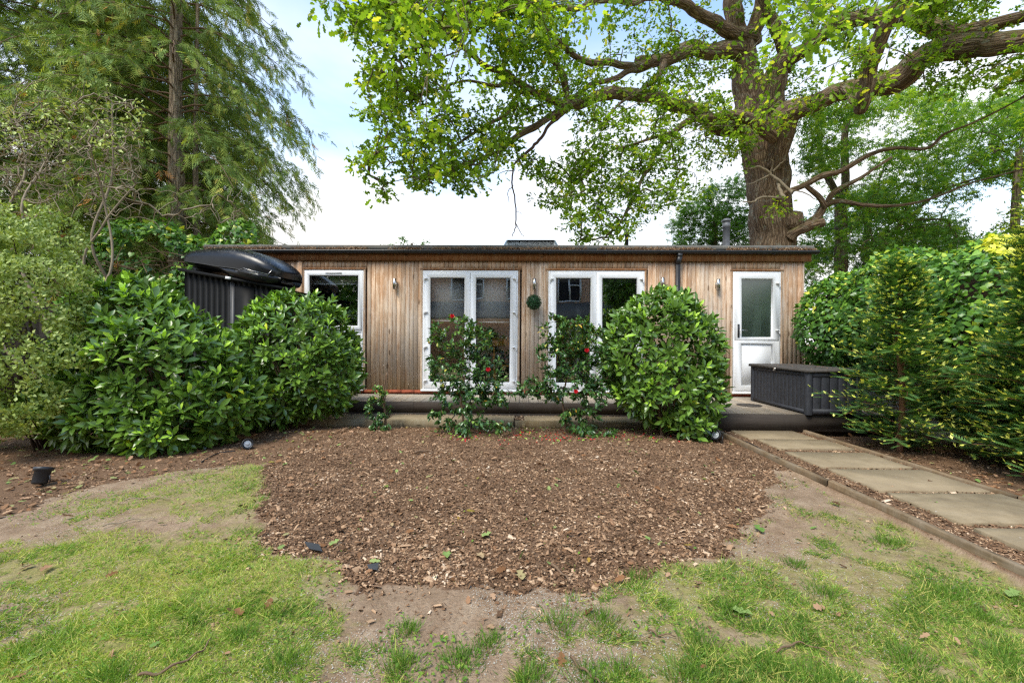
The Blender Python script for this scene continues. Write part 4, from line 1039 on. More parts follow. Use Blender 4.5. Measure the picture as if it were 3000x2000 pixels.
# chair with an orange wooden back behind the left french doors
def chair(cx, cy, zb, lb, w=.42):
    r = thing('dining_chair', lb, 'chair', (cx, cy, DZ), 0)
    t = MB(); P = [(cx - w / 2 + w * i / 8, cy - .03 * math.sin(math.pi * i / 8), 0) for i in range(9)]
    for i in range(8):
        a, b = P[i], P[i + 1]; V = [(q[0], q[1] + dy, zz) for q in (a, b) for dy in (0, .022) for zz in (zb, zb + .15)]
        t.add(V, Q=[(0, 1, 3, 2), (4, 6, 7, 5), (0, 4, 5, 1), (2, 3, 7, 6), (0, 2, 6, 4), (1, 5, 7, 3)])
    t.build('back_rail', M['orange_wood'], r)
    for s in (-1, 1):
        t = MB(); t.bar((cx + s * (w / 2 - .03), cy + .035, DZ), (cx + s * (w / 2 - .03), cy + .035, zb + .03), .03, .03, (0, 1, 0)); t.build('leg', M['orange_wood'], r)
        t = MB(); t.bar((cx + s * (w / 2 - .03), cy + .42, DZ), (cx + s * (w / 2 - .03), cy + .42, DZ + .43), .03, .03, (0, 1, 0)); t.build('leg', M['orange_wood'], r)
    t = MB(); t.box(cx - w / 2, cx + w / 2, cy + .06, cy + .45, DZ + .43, DZ + .46); t.build('seat', M['orange_wood'], r)
p = at(1150 + 775 / 2.4125, 650 + 850 / 2.4125, 8.15)
chair(p[0] + .05, 8.15, p[2] - .07, 'wooden chair with orange curved back behind the right leaf of the left french doors', .46)
p = at(1660, 1000, 8.3); chair(p[0], 8.3, .98, 'wooden chair seen dimly through the right french doors', .42)
# cushions on a sofa
r = thing('sofa', 'dark sofa with blue patterned cushions behind the orange chair', 'sofa', (-.4, 9.2, DZ))
t = MB(); t.box(-1.3, .5, 8.9, 9.8, DZ, DZ + .42); t.box(-1.3, .5, 9.55, 9.85, DZ + .42, DZ + .85); t.build('seat', M['dark_fabric'], r)
for k, xx in enumerate((-.55, -.2, .15)):
    t = MB(); t.lathe([(0, -.07), (.16, -.06), (.21, 0), (.16, .06), (0, .07)], (xx, 9.42, DZ + .62), axis=(0, -1, .35), seg=14); t.build('cushion', M['cushion'], r, smooth=True)
# dining table
r = thing('dining_table', 'dark dining table in the middle of the room behind the glass', 'table', (-.9, 8.6, DZ))
t = MB(); t.box(-1.7, -.1, 8.45, 8.85, DZ + .72, DZ + .75); t.build('tabletop', M['dark_fabric'], r)
for sx in (-1.65, -.15):
    for sy in (8.5, 8.8): t = MB(); t.box(sx - .02, sx + .02, sy - .02, sy + .02, DZ, DZ + .718); t.build('leg', M['dark_fabric'], r)
# tower fan / speaker
p = at(1150 + 1310 / 2.4125, 905, 8.1); r = thing('tower_fan', 'grey rounded tower fan standing behind the right french doors', 'fan', (p[0], 8.1, DZ))
t = MB(); t.lathe([(.0, DZ), (.14, DZ), (.14, DZ + .02), (.07, DZ + .04), (.075, p[2] - .02), (.06, p[2] + .04), (.02, p[2] + .065), (0, p[2] + .067)], (p[0], 8.1, 0), seg=20); t.build('column', M['shed_grey'], r, smooth=True)
# folded white airer behind the frosted pane
p = at(1700 + 1150 / 2.24, 650 + 560 / 2.24, 7.85); r = thing('white_towel', 'tall white cloth hanging behind the frosted glass of the single door', 'towel', (p[0], 7.85, p[2]))
t = MB(); V = []
for i in range(9):
    a = i / 8; zz = p[2] + .38 - a * 1.0; ww = .03 + .05 * a
    for dx, dy in ((-ww, 0), (-ww * .2, -.03), (ww * .4, .0), (ww, -.02)): V.append((p[0] + .02 - .05 * a + dx, 7.78 + dy, zz))
t.add(V, Q=[(i * 4 + j, i * 4 + j + 1, i * 4 + j + 5, i * 4 + j + 4) for i in range(8) for j in range(3)]); t.build('cloth', M['blind'], r)

# ================================================================ SHRUBS
def blob_sample(blobs, n, inner=.78):
    P = []; Nn = []
    w = np.array([b[3] * b[4] + b[4] * b[5] + b[3] * b[5] for b in blobs]); w = w / w.sum()
    for b, ww in zip(blobs, w):
        m_ = int(n * ww) + 1; d = rvec(m_); c = np.array(b[:3]); r_ = np.array(b[3:6])
        bump = 1 + .16 * (fbm(d * 2.2 + c, 1.0, 2, 3) - .5) * 2
        rad = (RNG.uniform(inner ** 3, 1, m_) ** (1 / 3)) * bump
        p = c + d * r_ * rad[:, None]; nn = d / r_; nn /= np.linalg.norm(nn, axis=1)[:, None]
        ok = np.ones(m_, bool)
        for b2 in blobs:
            if b2 is b: continue
            q = (p - np.array(b2[:3])) / np.array(b2[3:6]); ok &= (np.linalg.norm(q, axis=1) > .82)
        P.append(p[ok]); Nn.append(nn[ok])
    return np.concatenate(P), np.concatenate(Nn)
UP = np.array([0, 0, 1.0])
def rosettes(P, Nn, k, size, upb=.45, spread=.9, newf=.3, sd=.25):
    """k leaves around every shoot; returns leaf arrays"""
    n = len(P); ax = Nn * .8 + UP * upb + rvec(n) * .35; ax /= np.linalg.norm(ax, axis=1)[:, None]
    a = np.cross(ax, rvec(n)); a /= np.linalg.norm(a, axis=1)[:, None]; b = np.cross(ax, a)
    new = RNG.uniform(0, 1, n) < newf * np.clip(.35 + 1.3 * ax[:, 2] * .8 + Nn[:, 2] * .5, .1, 1.6)
    LP, LD, LN, LS, LV = [], [], [], [], []
    for i in range(k):
        t = i * 2.4 + RNG.uniform(-.4, .4, n); rad = np.cos(t)[:, None] * a + np.sin(t)[:, None] * b
        f = i / max(1, k - 1); top = f > .62
        sp = spread * (1.25 - .75 * f); d = rad * sp + ax * (.25 + .75 * f)
        up_new = new & top; d = np.where(up_new[:, None], rad * .38 + ax, d)
        LP.append(P + ax * (size * .5 * (f - .6)) + rad * size * .05); LD.append(d); LN.append(ax * 1.0 - rad * .15 + rvec(n) * .2)
        LS.append(size * RNG.uniform(.65, 1.15, n) * np.where(up_new, .72, 1))
        LV.append(np.where(up_new, RNG.uniform(.77, .95, n), np.clip(RNG.normal(.38, .17, n), 0, .73)))
    D_ = np.concatenate(LD); V = np.concatenate(LV)
    y = RNG.uniform(0, 1, len(V)) < .003; V[y] = 1.0
    return np.concatenate(LP), basis(D_, np.concatenate(LN)), np.concatenate(LS), V
def stems(root, base, P, m, r=.008, n=26, name='stem'):
    idx = RNG.choice(len(P), n, replace=False); mb = MB()
    for k in idx:
        b = base + RNG.normal(0, .07, 3) * [1, 1, 0]; e = P[k]; mid = b * .5 + e * .5 + [0, 0, .12] + RNG.normal(0, .05, 3)
        mb.tube(smoothline([b, b * .75 + mid * .25 + [0, 0, .05], mid, e], 5), np.linspace(r, r * .35, 16), 5, cap=False)
    return stuff(mb.build(name, M[m], root, smooth=True))
def laurel(label, base, blobs, n, size=.115, nin=1.0, nbig=300, newf=.32):
    r = thing('laurel_shrub', label, 'shrub', base, group='clipped laurel shrubs')
    P, Nn = blob_sample(blobs, n, .86); a = rosettes(P, Nn, 8, size, newf=newf)
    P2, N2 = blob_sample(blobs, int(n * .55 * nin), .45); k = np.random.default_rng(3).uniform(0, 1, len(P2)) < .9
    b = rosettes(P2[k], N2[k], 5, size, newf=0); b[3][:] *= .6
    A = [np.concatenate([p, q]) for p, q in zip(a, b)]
    keep = A[0][:, 2] > .03; A = [q[keep] for q in A]
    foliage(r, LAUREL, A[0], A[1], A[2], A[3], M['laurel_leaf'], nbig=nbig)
    stems(r, np.array(base), P, 'brown_twig', .012, 40); print('laurel', len(A[0])); return r
laurel('largest laurel shrub, left of the black metal shed with one yellow leaf', (-4.15, 5.05, 0), [(-4.15, 5.0, .82, .86, .72, .78), (-4.5, 5.0, 1.16, .66, .58, .74), (-4.45, 4.75, .48, .72, .55, .44), (-3.55, 5.05, .52, .5, .5, .46), (-3.9, 4.7, .3, .6, .42, .28)], 1350, .138)
laurel('medium rounded laurel shrub in front of the left window', (-3.1, 6.05, 0), [(-3.1, 6.0, 1.05, .86, .6, .78), (-3.35, 5.9, .5, .6, .5, .45), (-2.75, 5.95, .75, .55, .5, .55)], 1150, .12)
laurel('round laurel shrub in front of the right french doors', (1.75, 5.6, 0), [(1.78, 5.62, 1.05, .76, .6, .72), (1.78, 5.6, 1.42, .5, .45, .44), (1.85, 5.5, .62, .66, .52, .42), (2.0, 5.25, .22, .25, .2, .2)], 950, .12, .8)

def grow(nodes, rad_seed, targets, seg=.14, wob=.05, straight=.75, maxlen=9, order=True, droop=0):
    """join every target to the nearest point of the growing skeleton.
    nodes: (N,3) limb points. returns list of twigs (polyline, parent index), leafy tips"""
    Pn = list(nodes); N0 = len(nodes); par = [-1] * N0; tw = []
    A = np.zeros((N0 + len(targets) * 40, 3)); A[:N0] = nodes; n = N0
    d0 = np.array([np.min(np.sum((nodes - t) ** 2, 1)) for t in targets]); idx = np.argsort(d0) if order else range(len(targets))
    cnt = np.zeros(len(A)); par = np.full(len(A), -1); root = np.zeros(len(A))
    for i in idx:
        t = targets[i]; dd = np.sum((A[:n] - t) ** 2, 1); j = int(np.argmin(dd)); L = math.sqrt(dd[j])
        if L < .05 or L > maxlen: continue
        k = max(2, min(30, int(L / seg))); a = A[j]
        s = np.linspace(0, 1, k + 1)[1:, None]; W = RNG.normal(0, wob, (k, 3)); W = np.cumsum(W, 0) * .6; W -= s * W[-1]
        arc = np.sin(np.pi * s) * L * .10 * np.array([0, 0, 1.0 if droop == 0 else droop])
        Q = a + (t - a) * s + W + arc
        if n + k >= len(A): break
        A[n:n + k] = Q; par[n] = j; par[n + 1:n + k] = np.arange(n, n + k - 1)
        tw.append((j, n, n + k)); 
        n += k
    cnt = np.zeros(n)
    for j, a, b in reversed(tw):
        cnt[b - 1] += 1
        for q in range(b - 1, a, -1): cnt[par[q]] += cnt[q]
        if j >= N0: cnt[j] += cnt[a]
    return A[:n], tw, cnt
def twig_mesh(mb, A, tw, cnt, r0=.0028, p=.42, sides=4, rmin=0):
    for j, a, b in tw:
        P = np.concatenate([A[j:j + 1], A[a:b]]); R = r0 * np.maximum(cnt[a:b], 1) ** p; R = np.concatenate([[R[0]], R]); R[-1] *= .6
        if R[0] < rmin: continue
        mb.tube(P, R, sides if R[0] < .012 else 7, cap=False, seed=a % 31)
def camellia(label, base, targets_blobs, n, kleaf, dens=1.0, nbig=200, flowers=(), lsize=.062):
    r = thing('camellia', label, 'shrub', base, group='camellias in the bark bed')
    T = []
    for b, m_ in zip(targets_blobs, n):
        d = rvec(m_) * RNG.uniform(.3, 1, (m_, 1)) ** .5; T.append(np.array(b[:3]) + d * np.array(b[3:6]))
    T = np.concatenate(T); b0 = np.array(base, float); top = T[:, 2].max()
    tr = smoothline(np.array([b0, b0 + [.015, 0, .2], b0 + [-.02, .02, .5], b0 + [.03, 0, .8], (b0[0], b0[1], top - .25)]), 6)
    A, tw, cnt = grow(tr, None, T, seg=.07, wob=.012)
    mb = MB(); mb.tube(tr, np.linspace(.019, .005, len(tr)), 8, rough=.0); mb.build('trunk', M['brown_twig'], r, smooth=True)
    mb = MB(); twig_mesh(mb, A, tw, cnt, .0022, .4, 5); stuff(mb.build('branch', M['brown_twig'], r, smooth=True))
    # leaves along the outer nodes
    pts = A[len(tr):]; k = RNG.choice(len(pts), kleaf, replace=True, p=None); P = pts[k] + RNG.normal(0, .016, (kleaf, 3))
    o = P - np.array([b0[0], b0[1], top * .45]); o /= np.linalg.norm(o, axis=1)[:, None]
    D_ = o * .7 + rvec(kleaf) * .7 + [0, 0, -.15]; Nn = UP + .8 * rvec(kleaf) + o * .5
    V = np.clip(RNG.normal(.42, .2, kleaf) + .35 * (P[:, 2] > top * .75) * RNG.uniform(0, 1, kleaf), 0, .95); V[RNG.uniform(0, 1, kleaf) < .006] = 1
    k = P[:, 2] > .06
    foliage(r, CAMEL, P[k], basis(D_[k], Nn[k]), lsize * RNG.uniform(.65, 1.15, k.sum()), V[k], M['camellia_leaf'], nbig=nbig)
    for u, v, yy in flowers:
        c = at(u, v, yy); fm = MB(); m_ = 16; a = np.arange(m_) * 2.4; el = np.linspace(.15, 1.3, m_)
        d = np.stack([np.cos(a) * np.cos(el), -np.sin(el) * 1.0, np.sin(a) * np.cos(el)], -1)
        scatter(fm, SMALL, np.repeat(c[None], m_, 0) , basis(d, np.array([[0, -1.0, .3]]) + 0 * d), np.full(m_, .034), RNG.uniform(0, 1, m_)); fm.build('flower', M['petal'], r)
    return r
camellia('left camellia with a red bloom at its top in front of the left french doors', (-.74, 5.56, 0), [(-.82, 5.5, 1.28, .36, .28, .26), (-.55, 5.5, 1.18, .22, .2, .26), (-.80, 5.5, .88, .42, .32, .26), (-.38, 5.45, .82, .22, .25, .25), (-.75, 5.5, .5, .42, .3, .22), (-.38, 5.4, .55, .35, .25, .12), (-.5, 5.35, .2, .42, .22, .1), (-.85, 5.5, .26, .3, .22, .14)],
         [60, 30, 64, 32, 62, 30, 24, 24], 4300, flowers=[(1325, 926, 5.25), (1430, 1082, 5.2)])
camellia('right camellia with red blooms in front of the right french doors', (.55, 5.6, 0), [(.42, 5.55, 1.36, .2, .2, .2), (.72, 5.5, 1.25, .32, .28, .26), (.5, 5.5, 1.0, .34, .28, .24), (.95, 5.45, .9, .22, .25, .3), (.55, 5.5, .68, .5, .3, .2), (.2, 5.45, .66, .3, .25, .12), (.95, 5.4, .55, .25, .25, .2), (.7, 5.45, .32, .32, .22, .1), (.85, 5.4, .16, .35, .2, .08)],
         [24, 52, 52, 34, 60, 22, 30, 24, 18], 4600, flowers=[(1719, 1026, 5.2), (1687, 1146, 5.2)])
camellia('small young camellia at the left end of the timber step', (-1.78, 5.72, 0), [(-1.86, 5.7, .5, .12, .12, .14), (-1.84, 5.68, .32, .2, .15, .12), (-1.8, 5.66, .14, .16, .14, .07)], [22, 22, 14], 900, nbig=120, lsize=.045)

# pittosporum on the far left
r = thing('pittosporum', 'pale variegated small leaved shrub at the far left edge', 'shrub', (-5.15, 4.5, 0))
bl = [(-5.0, 4.45, 1.55, .50, .6, .60), (-5.3, 4.6, 2.0, .55, .6, .62), (-4.85, 4.4, 1.0, .50, .55, .45), (-4.9, 4.25, .62, .46, .5, .36), (-5.6, 4.6, 1.2, .8, .7, 1.0)]
P, Nn = blob_sample(bl, 90000, .66); n = len(P); k = (fbm(P, 6.5, 2, 4) > .43) & (Nn[:, 1] < .5); P, Nn = P[k], Nn[k]; n = len(P)
V = np.clip(.05 + .8 * fbm(P, 5, 2, 8) + RNG.normal(.1, .22, n), 0, 1)
foliage(r, TINY, P, basis(Nn * .5 + UP * .5 + rvec(n) * .8, Nn + UP * .3 + rvec(n) * .6), RNG.uniform(.034, .05, n), V, M['pale_leaf'], nbig=0)
stems(r, np.array([-5.15, 4.7, 0.]), P, 'soil_dark', .012, 22); print('pitto', n)

# ---- ivy masses
def ivy(root, blobs, n, size, nbig, ymaxn=None, yellow=None, inner=.88, gaps=.0):
    P, Nn = blob_sample(blobs, n, inner); u_, v_ = proj(P); k = (Nn[:, 1] < .55) & (Nn[:, 0] < .75) & (u_ < 3350) & ((u_ < 3050) | (RNG.uniform(0, 1, len(P)) < .3)); P, Nn = P[k], Nn[k]
    if gaps: k = fbm(P, 3.2, 2, 9) > gaps; P, Nn = P[k], Nn[k]
    n = len(P); k = P[:, 2] > .05; P, Nn = P[k], Nn[k]; n = len(P)
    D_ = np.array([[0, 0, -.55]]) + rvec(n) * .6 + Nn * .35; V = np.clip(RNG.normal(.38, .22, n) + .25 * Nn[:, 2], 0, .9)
    z = RNG.uniform(0, 1, n) < .02; V[z] = .95
    if yellow is not None:
        c, rr = yellow; q = np.linalg.norm((P - c) / rr, axis=1) < 1; V[q] = RNG.uniform(.93, 1, q.sum())
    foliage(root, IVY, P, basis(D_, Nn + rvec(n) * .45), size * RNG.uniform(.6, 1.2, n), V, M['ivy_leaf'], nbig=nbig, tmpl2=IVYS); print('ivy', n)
    return P
r = thing('ivy_hedge', 'dense green ivy mound covering the wall right of the garden room', 'ivy', (5.3, 5.2, 0))
yc = at(2810, 795, 4.9)
IB = [(5.05, 7.0, 1.52, .72, .62, .80), (5.35, 6.2, 1.62, .78, .9, .92), (5.55, 5.2, 1.50, .78, .9, .98), (5.6, 4.2, 1.40, .75, .9, 1.05), (5.7, 3.3, 1.5, .8, .8, 1.1), (5.5, 5.6, .9, .55, 1.6, .6), (5.0, 7.2, .8, .35, .4, .5), (5.05, 4.9, .95, .45, .7, .75), (5.0, 4.1, .6, .35, .6, .5)]
P = ivy(r, IB, 62000, .072, 300, yellow=(np.array([5.25, 4.6, 2.42]), np.array([.45, .5, .28])))
P = ivy_in = None
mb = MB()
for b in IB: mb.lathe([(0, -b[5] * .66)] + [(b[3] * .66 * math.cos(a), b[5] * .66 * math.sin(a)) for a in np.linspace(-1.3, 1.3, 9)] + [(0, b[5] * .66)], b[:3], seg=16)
V = np.concatenate(mb.V); mb.build('dark_core', M['soil_dark'], r)  # solid dark cores added inside the ivy as backing for the leaves
r = thing('ivy_bank', 'dark ivy bank behind the largest laurel on the left', 'ivy', (-5.9, 7.6, 0))
IL = [(-6.7, 7.7, 2.75, .95, .4, .65), (-5.9, 7.8, 2.5, .7, .35, .60), (-5.15, 7.85, 2.75, .55, .3, .62), (-5.6, 7.3, 1.9, .35, .35, .6), (-6.6, 7.4, 1.6, 1.2, .45, .8)]
ivy(r, IL, 15000, .085, 260, inner=.8, gaps=.40)
mb = MB()
for k in range(260):
    b = np.array([RNG.uniform(-7.8, -5.4), 7.4 + RNG.uniform(-.3, .3), RNG.uniform(1.2, 2.6)]); d = rvec(1)[0] * [.6, .3, .35]; mb.tube(smoothline([b, b + d * .5 + RNG.normal(0, .08, 3), b + d], 4), np.linspace(.007, .003, 9), 4, cap=False)
stuff(mb.build('stem', M['brown_twig'], r, smooth=True))

# ---- yews
def yew(label, base, h, rad, n, lean=0, z0=.12, dense=1.0):
    b = np.array(base, float); r = thing('yew', label, 'tree', base, group='young yews along the right wall')
    tr = smoothline([b, b + [.02, 0, h * .3], b + [-.02 + lean * .5, .02, h * .65], b + [lean, 0, h * .97]], 8)
    mb = MB(); mb.tube(tr, np.linspace(.033, .008, len(tr)), 10, rough=.004); mb.tube(tr + [.09, .05, 0] * np.linspace(0, 1, len(tr))[:, None], np.linspace(.022, .006, len(tr)), 8, rough=.003); mb.build('trunk', M['yew_bark'], r, smooth=True)
    P, Dr, S, Vv = [], [], [], []; bm = MB(); tipP, tipD, tipS = [], [], []
    for i in range(n):
        t = (i + .5) / n; z = z0 + (h - z0) * t; a = i * 2.399 + RNG.uniform(-.4, .4); prof = (1 - t) ** .5 * (.72 + .45 * math.sin(math.pi * min(1, t * 1.25 + .12)))
        L = rad * prof * RNG.uniform(.45, 1.2); o = tr[min(len(tr) - 1, int(t * len(tr)))].copy(); o[2] = z
        d = np.array([math.cos(a), math.sin(a), RNG.uniform(.05, .6)]); m_ = 8; s = np.linspace(0, 1, m_)[:, None]
        Q = o + d * L * s + np.array([0, 0, 1]) * (-.16 * L * s ** 2 + .0) + np.cumsum(RNG.normal(0, .006, (m_, 3)), 0)
        bm.tube(Q, np.linspace(.004, .0015, m_), 3, cap=False)
        side = np.cross(d, UP); side /= np.linalg.norm(side)
        for k in range(1, m_):
            for sg in (-1, 1):
                for rep in range(2):
                    dd = d * .7 + side * sg * RNG.uniform(.3, 1) + UP * RNG.uniform(-.35, .3); P.append(Q[k] + RNG.normal(0, .03, 3) + dd * RNG.uniform(0, .05)); Dr.append(dd); S.append(RNG.uniform(.09, .16)); Vv.append(np.clip(RNG.normal(.4, .2), 0, .8))
                    if RNG.uniform() < (.55 if k > 3 else .2): tipP.append(P[-1] + dd / np.linalg.norm(dd) * S[-1] * .85); tipD.append(dd + UP * .25 + RNG.normal(0, .35, 3)); tipS.append(RNG.uniform(.035, .06))
    stuff(bm.build('branch', M['yew_bark'], r, smooth=True)); tipP, tipD, tipS = map(np.array, (tipP, tipD, tipS)); foliage(r, YTIP, tipP, basis(tipD, UP + rvec(len(tipP)) * .5), tipS, RNG.uniform(.82, 1, len(tipP)), M['yew_leaf'], nbig=0, bulk='new_growth', smooth=False)
    P, Dr, S, Vv = map(np.array, (P, Dr, S, Vv)); k = P[:, 2] > .05; P, Dr, S, Vv = P[k], Dr[k], S[k], Vv[k]
    foliage(r, YEW, P, basis(Dr, UP + rvec(len(P)) * .4), S, Vv, M['yew_leaf'], nbig=0, bulk='needles', smooth=False); print('yew', len(P))
yew('young yew with a bare orange stem beside the storage box', (4.18, 4.95, .02), 2.12, .58, 130)
yew('taller dark yew cut by the right edge of the photo', (4.55, 3.9, .02), 2.45, .55, 170, .05)
yew('low yew growth at the right edge between path and wall', (4.75, 4.35, .02), 1.0, .42, 90)

# ---- conifers on the left
def cypress(label, base, h, rad, n, z0, lean=0.0, seed=1, fine=1.0, twin=True):
    b = np.array(base, float); r = thing('cypress_tree', label, 'tree', base, group='cypress trees on the left')
    tr = smoothline([b, b + [.03, 0, h * .3], b + [-.03 + lean * .5, .0, h * .6], b + [lean, 0, h]], 14)
    mb = MB(); mb.tube(tr, np.linspace(.2, .07, len(tr)), 20, rough=.012); mb.build('trunk', M['cypress_bark'], r, smooth=True)
    if twin: mb = MB(); mb.tube(tr * [1, 1, .8] + [.28, .2, 0], np.linspace(.08, .03, len(tr)), 10, rough=.006); mb.build('trunk', M['cypress_bark'], r, smooth=True)
    P, Dr, S, Vv = [], [], [], []; bm = MB()
    for i in range(n):
        t = (i + .5) / n; z = z0 + (h - z0) * t; a = i * 2.399 + RNG.uniform(-.5, .5); L = rad * (1.05 - .9 * max(0, t - .6)) * (.6 + .4 * min(1, t * 3.2)) * RNG.uniform(.6, 1.12)
        o = tr[min(len(tr) - 1, int(z / h * len(tr)))].copy(); o[2] = z; el = RNG.uniform(.05, .5)
        m_ = 15; s = np.linspace(0, 1, m_)[:, None]; d = np.array([math.cos(a), math.sin(a), 0])
        Q = o + d * L * s + UP * (el * L * s - (.40 + el * .7) * L * s ** 2.2) + np.cumsum(RNG.normal(0, .014, (m_, 3)), 0)
        bm.tube(Q, np.linspace(.022, .004, m_), 5, cap=False)
        side = np.cross(d, UP)
        for k in range(3 if d[1] > -.3 else 5, m_):
            for sg in (-1, 1):
                if RNG.uniform() > .92 * fine: continue
                l2 = L * RNG.uniform(.14, .32) * (1 - .35 * k / m_) + .08; m2 = 6; s2 = np.linspace(0, 1, m2)[:, None]
                d2 = d * RNG.uniform(.3, .9) + side * sg * RNG.uniform(.4, 1) + UP * RNG.uniform(-.1, .2)
                Q2 = Q[k] + d2 * l2 * s2 - UP * l2 * .62 * s2 ** 2 
                if k % 2: bm.tube(Q2, np.linspace(.006, .002, m2), 3, cap=False)
                for q in range(1, m2):
                    tn = Q2[q] - Q2[q - 1]; tn /= np.linalg.norm(tn)
                    for rep in range(2):
                        P.append(Q2[q] + RNG.normal(0, .03, 3)); Dr.append(tn * .8 + rvec(1)[0] * .55 - UP * .35); S.append(RNG.uniform(.13, .24)); Vv.append(np.clip(RNG.normal(.45, .2) + .18 * (q / m2), 0, .93))
    stuff(bm.build('branch', M['brown_twig'], r, smooth=True))
    P, Dr, S, Vv = map(np.array, (P, Dr, S, Vv)); 
    br = fbm(P, 1.8, 2, seed) > .79; Vv[br & (RNG.uniform(0, 1, len(P)) < .5)] = 1
    foliage(r, FROND, P, basis(Dr, UP * .5 + rvec(len(P))), S, Vv, M['cypress_leaf'], nbig=0, bulk='sprays', smooth=False); print('cypress', len(P)); return r
cypress('tall cypress with bare grey trunk and drooping sprays left of the garden room', (-7.25, 9.1, 0), 10.5, 2.35, 125, 1.9, fine=.78)
cy = cypress('dense dark cypress at the far left behind the bare shrub', (-10.2, 9.6, 0), 10.5, 3.0, 125, 1.0, fine=.85, seed=4, twin=False)
for loc_, rz_, lb in [((-9.3, 11.6, 0), 2.1, 'cypress standing farther back between the two nearer cypresses'), ((-12.2, 8.0, 0), 4.0, 'cypress at the far left reaching out of the frame'), ((-11.2, 12.5, 0), 1.1, 'rearmost cypress on the far left')]:
    c_ = copy_tree(cy); c_.location = loc_; c_.rotation_euler = (0, 0, rz_); c_['label'] = lb

# ---- bare twiggy shrub
r = thing('bare_shrub', 'bare twiggy magnolia like shrub with a few pale leaves at the left', 'shrub', (-6.1, 6.2, 0))
b = np.array([-6.25, 6.3, 0.0]); nodes = []
mb = MB()
limbs = []
for u, v, yy in [(130, 480, 6.2), (260, 420, 6.0), (40, 330, 6.4), (330, 300, 6.5), (400, 540, 6.1), (-120, 380, 6.2)]:
    e = at(*D(u * .78, v * .78), yy); e[2] = min(e[2], 5.6); L = smoothline([b, b * .75 + e * .25 + RNG.normal(0, .22, 3), b * .5 + e * .5 + RNG.normal(0, .25, 3), b * .25 + e * .75 + RNG.normal(0, .25, 3), e], 7)
    nodes.append(L); mb.tube(L, np.linspace(.028, .008, len(L)), 8, rough=.003)
stuff(mb.build('branch', M['pale_twig'], r, smooth=True))
T = []
for k in range(1300):
    u = RNG.uniform(-60, 330) * 1.27551; v = RNG.triangular(170, 400, 520) * 1.27551
    if u > 260 * 1.2755 and v < 230 * 1.2755: continue
    T.append(at(u, v, RNG.uniform(5.7, 7.2)))
for k in range(60): T.append(at(*D(RNG.uniform(330, 560), RNG.uniform(430, 540)), RNG.uniform(6.2, 7.2)))
A, tw, cnt = grow(np.concatenate(nodes), None, np.array(T), seg=.11, wob=.035)
mb = MB(); twig_mesh(mb, A, tw, cnt, .0042, .3, 4); stuff(mb.build('twigs', M['pale_twig'], r, smooth=True))
tips = np.array([A[b_ - 1] for j, a, b_ in tw]); u, v = proj(tips); k = ((v < 430) & (RNG.uniform(0, 1, len(v)) < .35)) | (RNG.uniform(0, 1, len(v)) < .03); tips = tips[k]
P = np.repeat(tips, 6, 0) + RNG.normal(0, .05, (len(tips) * 6, 3)); n = len(P)
foliage(r, SMALL, P, basis(rvec(n) + [0, 0, -.2], rvec(n) + UP), RNG.uniform(.035, .075, n), RNG.uniform(.3, 1, n), M['pale_leaf'], nbig=0)

# ================================================================ THE OAK
oak = thing('oak_tree', 'huge old oak with mossy spreading limbs rising behind the garden room', 'tree', (3.3, 11.6, 0))
k3 = lambda x, y: (1900 + x / 1.96, y / 1.96)
k2 = lambda x, y: (900 + x / 2.063, y / 2.063)
LIMB = []
def limb(pts, f, d0, d1, sc, name='limb', rough=.012, sides=24, ext=None, base=False):
    """pts: (x,y,width) traced in a zoomed view; depth runs d0..d1 along it"""
    n = len(pts); L = np.cumsum([0] + [math.hypot(pts[i + 1][0] - pts[i][0], pts[i + 1][1] - pts[i][1]) for i in range(n - 1)]); L = L / L[-1]
    P = []; R_ = []
    for (x, y, w), s in zip(pts, L):
        dep = d0 + (d1 - d0) * s; u, v = f(x, y); P.append(at(u, v, dep)); R_.append(w / sc / 2 * dep / F * (.83 if name == 'trunk' else .86))
    P = np.array(P); R_ = np.array(R_)
    if base: P = np.concatenate([[[P[0][0], P[0][1], 0]], P]); R_ = np.concatenate([[R_[0] * 1.15], R_])
    S = smoothline(np.c_[P, R_], 10); Pp, Rr = S[:, :3], np.maximum(S[:, 3], .004)
    # resample evenly
    ln = np.concatenate([[0], np.cumsum(np.linalg.norm(np.diff(Pp, axis=0), axis=1))]); st = max(.03, Rr.mean() * .22); m_ = max(6, int(ln[-1] / st)); q = np.linspace(0, ln[-1], m_)
    Pp = np.stack([np.interp(q, ln, Pp[:, i]) for i in range(3)], -1); Rr = np.interp(q, ln, Rr)
    j = fbm(Pp, 2.3, 2, len(LIMB)) - .5; Pp = Pp + np.stack([j, fbm(Pp, 2.3, 2, 50 + len(LIMB)) - .5, fbm(Pp, 2.3, 2, 90 + len(LIMB)) - .5], -1) * np.minimum(Rr * .9, .08)[:, None] * 1.6
    mb = MB(); big = Rr.max() > .12
    mb.tube(Pp, Rr, (96 if name == 'trunk' else 48) if big else (18 if Rr.max() > .04 else 9), rough=min(.03, Rr.mean() * .12), seed=len(LIMB))
    mb.build(name, M['oak_bark'], oak, smooth=True); LIMB.append((Pp, Rr)); return Pp
limb([(705, 1420, 265), (700, 1300, 262), (690, 1150, 258), (680, 1000, 262), (662, 850, 275), (640, 740, 290), (610, 640, 270), (590, 540, 230), (570, 440, 180)], k3, 11.6, 11.5, 1.96, 'trunk', base=True)
limb([(575, 560, 170), (555, 430, 150), (540, 330, 140), (520, 230, 140), (500, 120, 115), (480, 0, 100), (470, -150, 85), (450, -350, 60), (440, -600, 30)], k3, 11.5, 10.6, 1.96)
